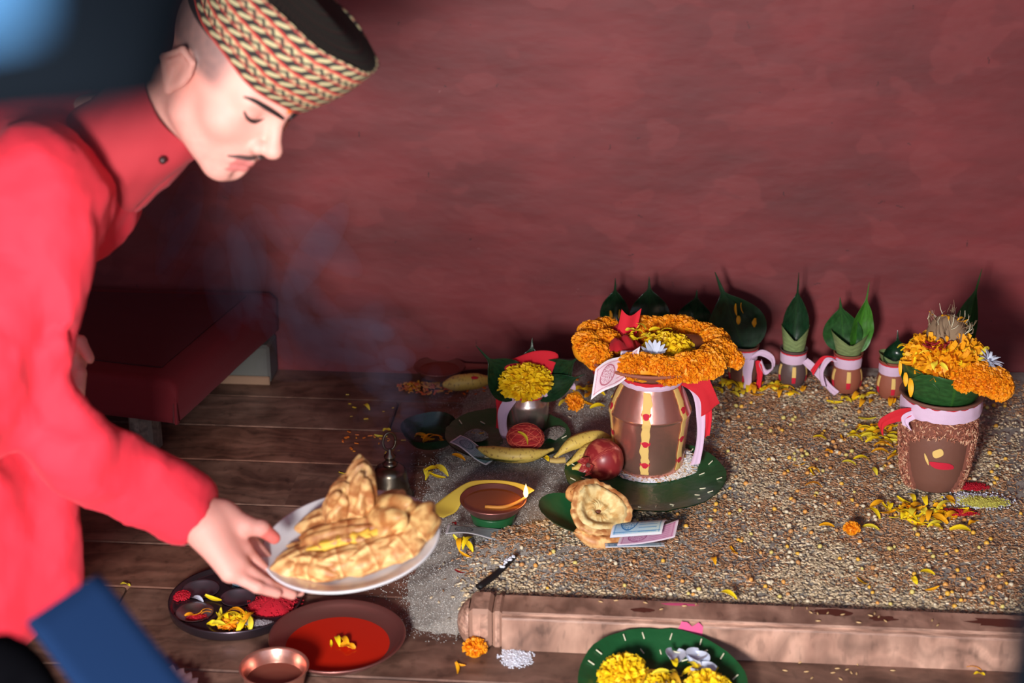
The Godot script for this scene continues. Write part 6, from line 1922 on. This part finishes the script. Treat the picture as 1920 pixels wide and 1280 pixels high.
		on_head(t, hx, b, "eyelash", hair)
		b = MB.new()
		tube(b, smooth_path([Vector3(s * 0.003, -0.0435, 0.0960), Vector3(s * 0.0110, -0.0455, 0.0945), Vector3(s * 0.0244, -0.0470, 0.0895), Vector3(s * 0.0345, -0.0530, 0.0815)], 5), [0.0044, 0.0056, 0.0048, 0.0018], 8, 0.5, Vector3(0, 1, 0))
		on_head(t, hx, b, "moustache", mat("moustache_hair", rgb(74, 56, 54), 0.7))
	b = MB.new()
	ellip(b, Vector3(0, 0.046, 0.0975), Vector3(0.007, 0.012, 0.005), 12, 8)
	on_head(t, hx, b, "forehead_mark", mat("tika", rgb(232, 110, 40), 0.9))
	# ---- patterned cap: a slanting tube with a dented crown
	var pattern := mat("woven_pattern", Color.WHITE, 0.85)
	pattern.albedo_texture = image_tex(512, 128, func(x: int, y: int) -> Color:
		var ink := Color(0.13, 0.12, 0.11)
		var cream := Color(0.70, 0.66, 0.50)
		var red := Color(0.70, 0.20, 0.18)
		var row := y / 32
		var yy := y % 32
		if yy < 5:
			return red if yy < 4 else ink
		if yy >= 17 and yy < 20:
			return red if (x / 3) % 2 else ink.lerp(red, 0.6)
		if yy < 17:
			# slanting leaf shapes
			var k := absi((x + row * 9 + yy) % 20 - 10) + absi(yy - 10) / 2
			return cream if k < 6 else ink
		# small zigzag
		var z := absi((x + row * 7) % 14 - 7)
		return ink if absi(yy - 21 - z) < 3 else cream.lerp(red, 0.25 if (x / 7) % 3 == 0 else 0.0))
	pattern.uv1_scale = Vector3(1.25, 0.92, 1)
	pattern.heightmap_enabled = true
	pattern.heightmap_texture = pattern.albedo_texture
	pattern.heightmap_scale = 0.04
	var rim_pt := func(a: float) -> Vector3:
		return Vector3(cos(a) * 0.0815, 0.070 - 0.016 * sin(a) + 0.002 * cos(a * 2.0), 0.001 + sin(a) * 0.110)
	var top_pt := func(a: float) -> Vector3:
		return Vector3(cos(a) * 0.064, 0.156 + 0.008 * sin(a), 0.034 + sin(a) * 0.124)
	b = MB.new()
	var turn := func(u: float) -> float: return u * TAU
	sheet(b, 64, 12, func(u: float, v: float) -> Vector3:
		var a: float = turn.call(u)
		var p: Vector3 = rim_pt.call(a).lerp(top_pt.call(a), v)
		return p + Vector3(cos(a), 0, sin(a)) * 0.006 * sin(v * PI) + Vector3(0, 0.0015 * sin(a * 7.0), 0), 0.003)
	var cap: MeshInstance3D = on_head(t, hx, b, "cap", pattern)
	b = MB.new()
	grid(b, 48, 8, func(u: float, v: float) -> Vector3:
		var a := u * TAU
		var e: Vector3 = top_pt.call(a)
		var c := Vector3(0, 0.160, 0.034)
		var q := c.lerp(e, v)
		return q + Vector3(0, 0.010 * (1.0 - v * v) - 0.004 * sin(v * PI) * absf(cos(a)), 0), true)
	var dark := mat("woven_shade", rgb(62, 58, 56), 0.9)  # same weave darkened: the shade on the crown is in the colour
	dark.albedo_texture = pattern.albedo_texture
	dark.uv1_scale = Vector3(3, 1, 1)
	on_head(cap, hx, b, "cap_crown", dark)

func on_head(t: Node3D, hx: Transform3D, b: MB, called: String, m: Material) -> MeshInstance3D:
	b.move(hx)
	return part(t, called, b, m)

# ================= helpers

class MB:
	var v := PackedVector3Array()
	var uv := PackedVector2Array()
	var col := PackedColorArray()
	var idx := PackedInt32Array()
	var c := Color.WHITE
	func vert(p: Vector3, t := Vector2.ZERO) -> int:
		v.append(p)
		uv.append(t)
		col.append(c)
		return v.size() - 1
	func tri(a: int, b: int, d: int) -> void:
		idx.append(a)
		idx.append(b)
		idx.append(d)
	func quad(a: int, b: int, d: int, e: int) -> void:
		tri(a, b, d)
		tri(a, d, e)
	func move(t: Transform3D) -> void:
		for i in v.size():
			v[i] = t * v[i]
	func mesh() -> ArrayMesh:
		var n := PackedVector3Array()
		n.resize(v.size())
		for i in range(0, idx.size(), 3):
			var a := v[idx[i]]
			var f := (v[idx[i + 2]] - a).cross(v[idx[i + 1]] - a)
			n[idx[i]] += f
			n[idx[i + 1]] += f
			n[idx[i + 2]] += f
		for i in n.size():
			n[i] = n[i].normalized() if n[i].length_squared() > 1e-24 else Vector3.UP
		var arr := []
		arr.resize(Mesh.ARRAY_MAX)
		arr[Mesh.ARRAY_VERTEX] = v
		arr[Mesh.ARRAY_NORMAL] = n
		arr[Mesh.ARRAY_TEX_UV] = uv
		arr[Mesh.ARRAY_COLOR] = col
		arr[Mesh.ARRAY_INDEX] = idx
		var m := ArrayMesh.new()
		m.add_surface_from_arrays(Mesh.PRIMITIVE_TRIANGLES, arr)
		return m

# a rectangular patch of nu x nv cells through f(u, v); closed joins u = 1 to u = 0
func grid(b: MB, nu: int, nv: int, f: Callable, closed := false, flip := false) -> void:
	var first := b.v.size()
	var w := nu if closed else nu + 1
	for j in nv + 1:
		for i in w:
			var u := float(i) / nu
			var t := float(j) / nv
			b.vert(f.call(u, t), Vector2(u, t))
	for j in nv:
		for i in nu:
			var p := first + j * w + i
			var q := first + j * w + (i + 1) % w
			if flip:
				b.quad(p, p + w, q + w, q)
			else:
				b.quad(p, q, q + w, p + w)

# a sheet with thickness: both faces and a rim
func sheet(b: MB, nu: int, nv: int, f: Callable, thick := 0.001) -> void:
	var w := nu + 1
	var pts := PackedVector3Array()
	for j in nv + 1:
		for i in w:
			pts.append(f.call(float(i) / nu, float(j) / nv))
	var first := b.v.size()
	for side in 2:
		for j in nv + 1:
			for i in w:
				var du := pts[j * w + mini(i + 1, nu)] - pts[j * w + maxi(i - 1, 0)]
				var dv := pts[mini(j + 1, nv) * w + i] - pts[maxi(j - 1, 0) * w + i]
				var n := du.cross(dv)
				n = n.normalized() if n.length_squared() > 1e-20 else Vector3.UP
				b.vert(pts[j * w + i] + n * thick * (0.5 if side == 0 else -0.5), Vector2(float(i) / nu, float(j) / nv))
	var m := w * (nv + 1)
	for j in nv:
		for i in nu:
			var p := first + j * w + i
			b.quad(p, p + w, p + w + 1, p + 1)
			b.quad(m + p, m + p + 1, m + p + w + 1, m + p + w)
	for i in nu:
		var p := first + i
		b.quad(p, p + 1, m + p + 1, m + p)
		p = first + nv * w + i
		b.quad(p, m + p, m + p + 1, p + 1)
	for j in nv:
		var p := first + j * w
		b.quad(p, m + p, m + p + w, p + w)
		p = first + j * w + nu
		b.quad(p, p + w, m + p + w, m + p)

func lathe(b: MB, prof: Array, seg := 32, xf := Transform3D.IDENTITY, wob := 0.0) -> void:
	var n := prof.size() - 1
	grid(b, seg, n, func(u: float, t: float) -> Vector3:
		var q: Vector2 = prof[roundi(t * n)]
		var a := u * TAU
		var r := q.x * (1.0 + wob * nz.get_noise_3d(cos(a) * 1.7, q.y * 30.0, sin(a) * 1.7))
		return xf * Vector3(cos(a) * r, q.y, sin(a) * r), true, true)

func smooth_path(pts: Array, per := 6) -> Array:
	var out := []
	for i in pts.size() - 1:
		var p0 = pts[maxi(i - 1, 0)]
		var p1 = pts[i]
		var p2 = pts[i + 1]
		var p3 = pts[mini(i + 2, pts.size() - 1)]
		for k in per:
			var t := float(k) / per
			out.append(0.5 * ((2.0 * p1) + (p2 - p0) * t + (2.0 * p0 - 5.0 * p1 + 4.0 * p2 - p3) * t * t + (3.0 * p1 - p0 - 3.0 * p2 + p3) * t * t * t))
	out.append(pts[-1])
	return out

# radii: one per point (or a single value); flat squeezes the section along the second axis
func tube(b: MB, pts: Array, radii: Array, seg := 10, flat := 1.0, hint := Vector3.UP) -> void:
	var n := pts.size()
	var first := b.v.size()
	for j in n:
		var d: Vector3 = (pts[mini(j + 1, n - 1)] - pts[maxi(j - 1, 0)]).normalized()
		var side := d.cross(hint)
		side = side.normalized() if side.length() > 0.05 else d.cross(Vector3.RIGHT).normalized()
		var up := side.cross(d)
		var x := float(j) / maxf(n - 1, 1) * (radii.size() - 1)
		var r := lerpf(radii[int(x)], radii[mini(int(x) + 1, radii.size() - 1)], x - int(x))
		for i in seg:
			var a := TAU * i / seg
			b.vert(pts[j] + side * cos(a) * r + up * sin(a) * r * flat, Vector2(float(i) / seg, float(j) / (n - 1)))
	for j in n - 1:
		for i in seg:
			var p := first + j * seg + i
			var q := first + j * seg + (i + 1) % seg
			b.quad(p, p + seg, q + seg, q)
	for e in 2:
		var j := 0 if e == 0 else n - 1
		var c := b.vert(pts[j])
		for i in seg:
			var p := first + j * seg + i
			var q := first + j * seg + (i + 1) % seg
			if e == 0:
				b.tri(c, p, q)
			else:
				b.tri(c, q, p)

func ellip(b: MB, c: Vector3, r: Vector3, nu := 12, nv := 8, basis := Basis.IDENTITY, bump = null) -> void:
	grid(b, nu, nv, func(u: float, t: float) -> Vector3:
		var a := u * TAU
		var e := (t - 0.5) * PI
		var d := Vector3(cos(a) * cos(e), sin(e), sin(a) * cos(e))
		var k: float = bump.call(d) if bump != null else 1.0
		return c + basis * (d * r * k), true, true)

func box(b: MB, c: Vector3, s: Vector3, bevel := 0.0, basis := Basis.IDENTITY) -> void:
	var h := s * 0.5
	bevel = minf(bevel, minf(h.x, minf(h.y, h.z)) * 0.9)
	for ax in 3:
		for sg in [-1.0, 1.0]:
			var n := Vector3.ZERO
			n[ax] = sg
			var u := Vector3.ZERO
			u[(ax + 1) % 3] = 1.0
			var w := Vector3.ZERO
			w[(ax + 2) % 3] = sg
			var hu := h[(ax + 1) % 3] - bevel
			var hw := h[(ax + 2) % 3] - bevel
			var ids := []
			for k in [[-1, -1], [1, -1], [1, 1], [-1, 1]]:
				var p: Vector3 = n * h[ax] + u * hu * k[0] + w * hw * k[1]
				ids.append(b.vert(c + basis * p, Vector2(p[(ax + 1) % 3], p[(ax + 2) % 3]) * 2.0 if ax != 0 else Vector2(p.z, p.y) * 2.0))
			b.quad(ids[0], ids[3], ids[2], ids[1])
	if bevel <= 0.0:
		return
	for ax in 3:
		for s1 in [-1.0, 1.0]:
			for s2 in [-1.0, 1.0]:
				var a1 := (ax + 1) % 3
				var a2 := (ax + 2) % 3
				var q := []
				for e in [-1.0, 1.0]:
					var p := Vector3.ZERO
					p[ax] = e * (h[ax] - bevel)
					p[a1] = s1 * h[a1]
					p[a2] = s2 * (h[a2] - bevel)
					var r := p
					r[a1] = s1 * (h[a1] - bevel)
					r[a2] = s2 * h[a2]
					q.append(b.vert(c + basis * p))
					q.append(b.vert(c + basis * r))
				if s1 * s2 > 0:
					b.quad(q[0], q[2], q[3], q[1])
				else:
					b.quad(q[0], q[1], q[3], q[2])
	for sx in [-1.0, 1.0]:
		for sy in [-1.0, 1.0]:
			for sz in [-1.0, 1.0]:
				var s3 := Vector3(sx, sy, sz)
				var i := b.vert(c + basis * (s3 * (h - Vector3(0, bevel, bevel))))
				var j := b.vert(c + basis * (s3 * (h - Vector3(bevel, 0, bevel))))
				var k := b.vert(c + basis * (s3 * (h - Vector3(bevel, bevel, 0))))
				if sx * sy * sz > 0:
					b.tri(i, k, j)
				else:
					b.tri(i, j, k)

func numbered(called: String) -> String:
	var k: int = taken.get(called, 0)
	taken[called] = k + 1
	return called if k == 0 else "%s_%03d" % [called, k]

func tag(o: Node3D, label: String, category: String, group := "", kind := "") -> void:
	o.set_meta("label", label)
	if category:
		o.set_meta("category", category)
	if group:
		o.set_meta("group", group)
	if kind:
		o.set_meta("kind", kind)

func thing(called: String, label: String, category: String, at := Vector3.ZERO, group := "", turn := 0.0) -> Node3D:
	var o := Node3D.new()
	o.name = numbered(called)
	add_child(o)
	o.position = at
	o.rotation.y = turn
	tag(o, label, category, group)
	return o

func part(t: Node3D, called: String, b: MB, m: Material, kind := "") -> MeshInstance3D:
	return part_mesh(t, called, b.mesh(), m, kind)

func part_mesh(t: Node3D, called: String, me: Mesh, m: Material, kind := "") -> MeshInstance3D:
	var o := MeshInstance3D.new()
	o.name = called
	o.mesh = me
	o.material_override = m
	if kind:
		o.set_meta("kind", kind)
	t.add_child(o, true)
	return o

func solo(called: String, b: MB, m: Material, label: String, category: String, group := "", kind := "") -> MeshInstance3D:
	return solo_mesh(called, b.mesh(), m, label, category, group, kind)

func solo_mesh(called: String, me: Mesh, m: Material, label: String, category: String, group := "", kind := "") -> MeshInstance3D:
	var o := MeshInstance3D.new()
	o.name = numbered(called)
	o.mesh = me
	o.material_override = m
	add_child(o)
	tag(o, label, category, group, kind)
	return o

func copies(t: Node, called: String, me: Mesh, m: Material, where: Array, tints: Array) -> MultiMeshInstance3D:
	var mm := MultiMesh.new()
	mm.transform_format = MultiMesh.TRANSFORM_3D
	mm.use_colors = true
	mm.mesh = me
	mm.instance_count = where.size()
	for i in where.size():
		mm.set_instance_transform(i, where[i])
		mm.set_instance_color(i, tints[i])
	var o := MultiMeshInstance3D.new()
	o.name = called
	o.multimesh = mm
	o.material_override = m
	o.set_meta("kind", "stuff")
	t.add_child(o)
	return o

func mat(called: String, c: Color, rough := 0.7, metal := 0.0) -> StandardMaterial3D:
	if M.has(called):
		return M[called]
	var m := StandardMaterial3D.new()
	m.resource_name = called
	m.albedo_color = c
	m.roughness = rough
	m.metallic = metal
	M[called] = m
	return m

func rgb(r: float, g: float, b: float) -> Color:
	return Color(r / 255.0, g / 255.0, b / 255.0)

func lin(r: float, g: float, b: float) -> Color:
	return Color(r / 255.0, g / 255.0, b / 255.0).srgb_to_linear()

func noise_tex(freq: float, size: int, seed_: int, as_normal := false, octaves := 4, strength := 4.0) -> NoiseTexture2D:
	var f := FastNoiseLite.new()
	f.seed = seed_
	f.frequency = freq
	f.fractal_octaves = octaves
	var t := NoiseTexture2D.new()
	t.width = size
	t.height = size
	t.seamless = true
	t.noise = f
	t.as_normal_map = as_normal
	t.bump_strength = strength
	return t

func image_tex(w: int, h: int, f: Callable) -> ImageTexture:
	var im := Image.create(w, h, false, Image.FORMAT_RGB8)
	for y in h:
		for x in w:
			im.set_pixel(x, y, f.call(x, y))
	return ImageTexture.create_from_image(im)

# ---- smooth fields of capsules and ellipsoids, meshed as surface nets
class Field:
	var a := PackedVector3Array()
	var ab := PackedVector3Array()
	var inv := PackedFloat32Array()
	var ra := PackedFloat32Array()
	var rb := PackedFloat32Array()
	var kk := PackedFloat32Array()
	var op := PackedInt32Array()
	var extra = null
	func cap(p: Vector3, q: Vector3, r1: float, r2: float, k := 0.02, cut := false) -> void:
		a.append(p)
		ab.append(q - p)
		inv.append(1.0 / maxf((q - p).length_squared(), 1e-9))
		ra.append(r1)
		rb.append(r2)
		kk.append(k)
		op.append(1 if cut else 0)
	func ell(c: Vector3, r: Vector3, k := 0.02, cut := false) -> void:
		a.append(c)
		ab.append(Vector3(1.0 / r.x, 1.0 / r.y, 1.0 / r.z))
		inv.append(0.0)
		ra.append(minf(r.x, minf(r.y, r.z)))
		rb.append(0.0)
		kk.append(k)
		op.append(3 if cut else 2)
	func val(p: Vector3) -> float:
		var d := 1.0
		for i in a.size():
			var pa := p - a[i]
			var di: float
			var o := op[i]
			if o < 2:
				var h := clampf(pa.dot(ab[i]) * inv[i], 0.0, 1.0)
				di = (pa - ab[i] * h).length() - ra[i] - (rb[i] - ra[i]) * h
			else:
				var s := pa * ab[i]
				var l := s.length()
				di = l * (l - 1.0) / maxf((s * ab[i]).length(), 1e-6)
			var k := kk[i]
			if o % 2 == 0:
				var e := maxf(k - absf(d - di), 0.0) / k
				d = minf(d, di) - e * e * k * 0.25
			else:
				var e := maxf(k - absf(d + di), 0.0) / k
				d = maxf(d, -di) + e * e * k * 0.25
		if extra != null:
			d += extra.call(p)
		return d
	func mesh_into(b: MB, lo: Vector3, hi: Vector3, cell: float, xf := Transform3D.IDENTITY, paint = null) -> void:
		var B := 4
		var nb := Vector3i(((hi - lo) / (cell * B)).ceil())
		var n := nb * B + Vector3i.ONE
		var val_at := PackedFloat32Array()
		val_at.resize(n.x * n.y * n.z)
		val_at.fill(9.0)
		var live := []
		var reach := cell * B * 0.5 * 1.7321 * 1.5
		for z in nb.z:
			for y in nb.y:
				for x in nb.x:
					if absf(val(lo + (Vector3(x, y, z) + Vector3(0.5, 0.5, 0.5)) * cell * B)) < reach:
						live.append(Vector3i(x, y, z) * B)
		for o in live:
			for z in B + 1:
				for y in B + 1:
					var row: int = o.x + n.x * (o.y + y + n.y * (o.z + z))
					for x in B + 1:
						if val_at[row + x] == 9.0:
							val_at[row + x] = val(lo + Vector3(o.x + x, o.y + y, o.z + z) * cell)
		var vid := {}
		var sx := 1
		var sy := n.x
		var sz := n.x * n.y
		var corner := [0, sx, sy, sx + sy, sz, sx + sz, sy + sz, sx + sy + sz]
		var at := [Vector3(0, 0, 0), Vector3(1, 0, 0), Vector3(0, 1, 0), Vector3(1, 1, 0), Vector3(0, 0, 1), Vector3(1, 0, 1), Vector3(0, 1, 1), Vector3(1, 1, 1)]
		var edges := [[0, 1], [2, 3], [4, 5], [6, 7], [0, 2], [1, 3], [4, 6], [5, 7], [0, 4], [1, 5], [2, 6], [3, 7]]
		for o in live:
			for z in B:
				for y in B:
					for x in B:
						var i: int = o.x + x + n.x * (o.y + y + n.y * (o.z + z))
						var neg := 0
						for c in corner:
							if val_at[i + c] < 0.0:
								neg += 1
						if neg == 0 or neg == 8:
							continue
						var s := Vector3.ZERO
						var m := 0
						for e in edges:
							var f: float = val_at[i + corner[e[0]]]
							var g: float = val_at[i + corner[e[1]]]
							if (f < 0.0) != (g < 0.0):
								s += at[e[0]].lerp(at[e[1]], f / (f - g))
								m += 1
						var p: Vector3 = lo + (Vector3(o.x + x, o.y + y, o.z + z) + s / m) * cell
						if paint != null:
							b.c = paint.call(p)
						vid[i] = b.vert(xf * p, Vector2(p.x + p.z, p.y) * 4.0)
		for i in vid:
			var f: float = val_at[i]
			for ax in [[sx, sy, sz], [sy, sz, sx], [sz, sx, sy]]:
				var g: float = val_at[i + ax[0]]
				if (f < 0.0) == (g < 0.0):
					continue
				var p: int = vid.get(i, -1)
				var q: int = vid.get(i - ax[1], -1)
				var r: int = vid.get(i - ax[1] - ax[2], -1)
				var t: int = vid.get(i - ax[2], -1)
				if q < 0 or r < 0 or t < 0:
					continue
				if f < 0.0:
					b.quad(p, t, r, q)
				else:
					b.quad(p, q, r, t)
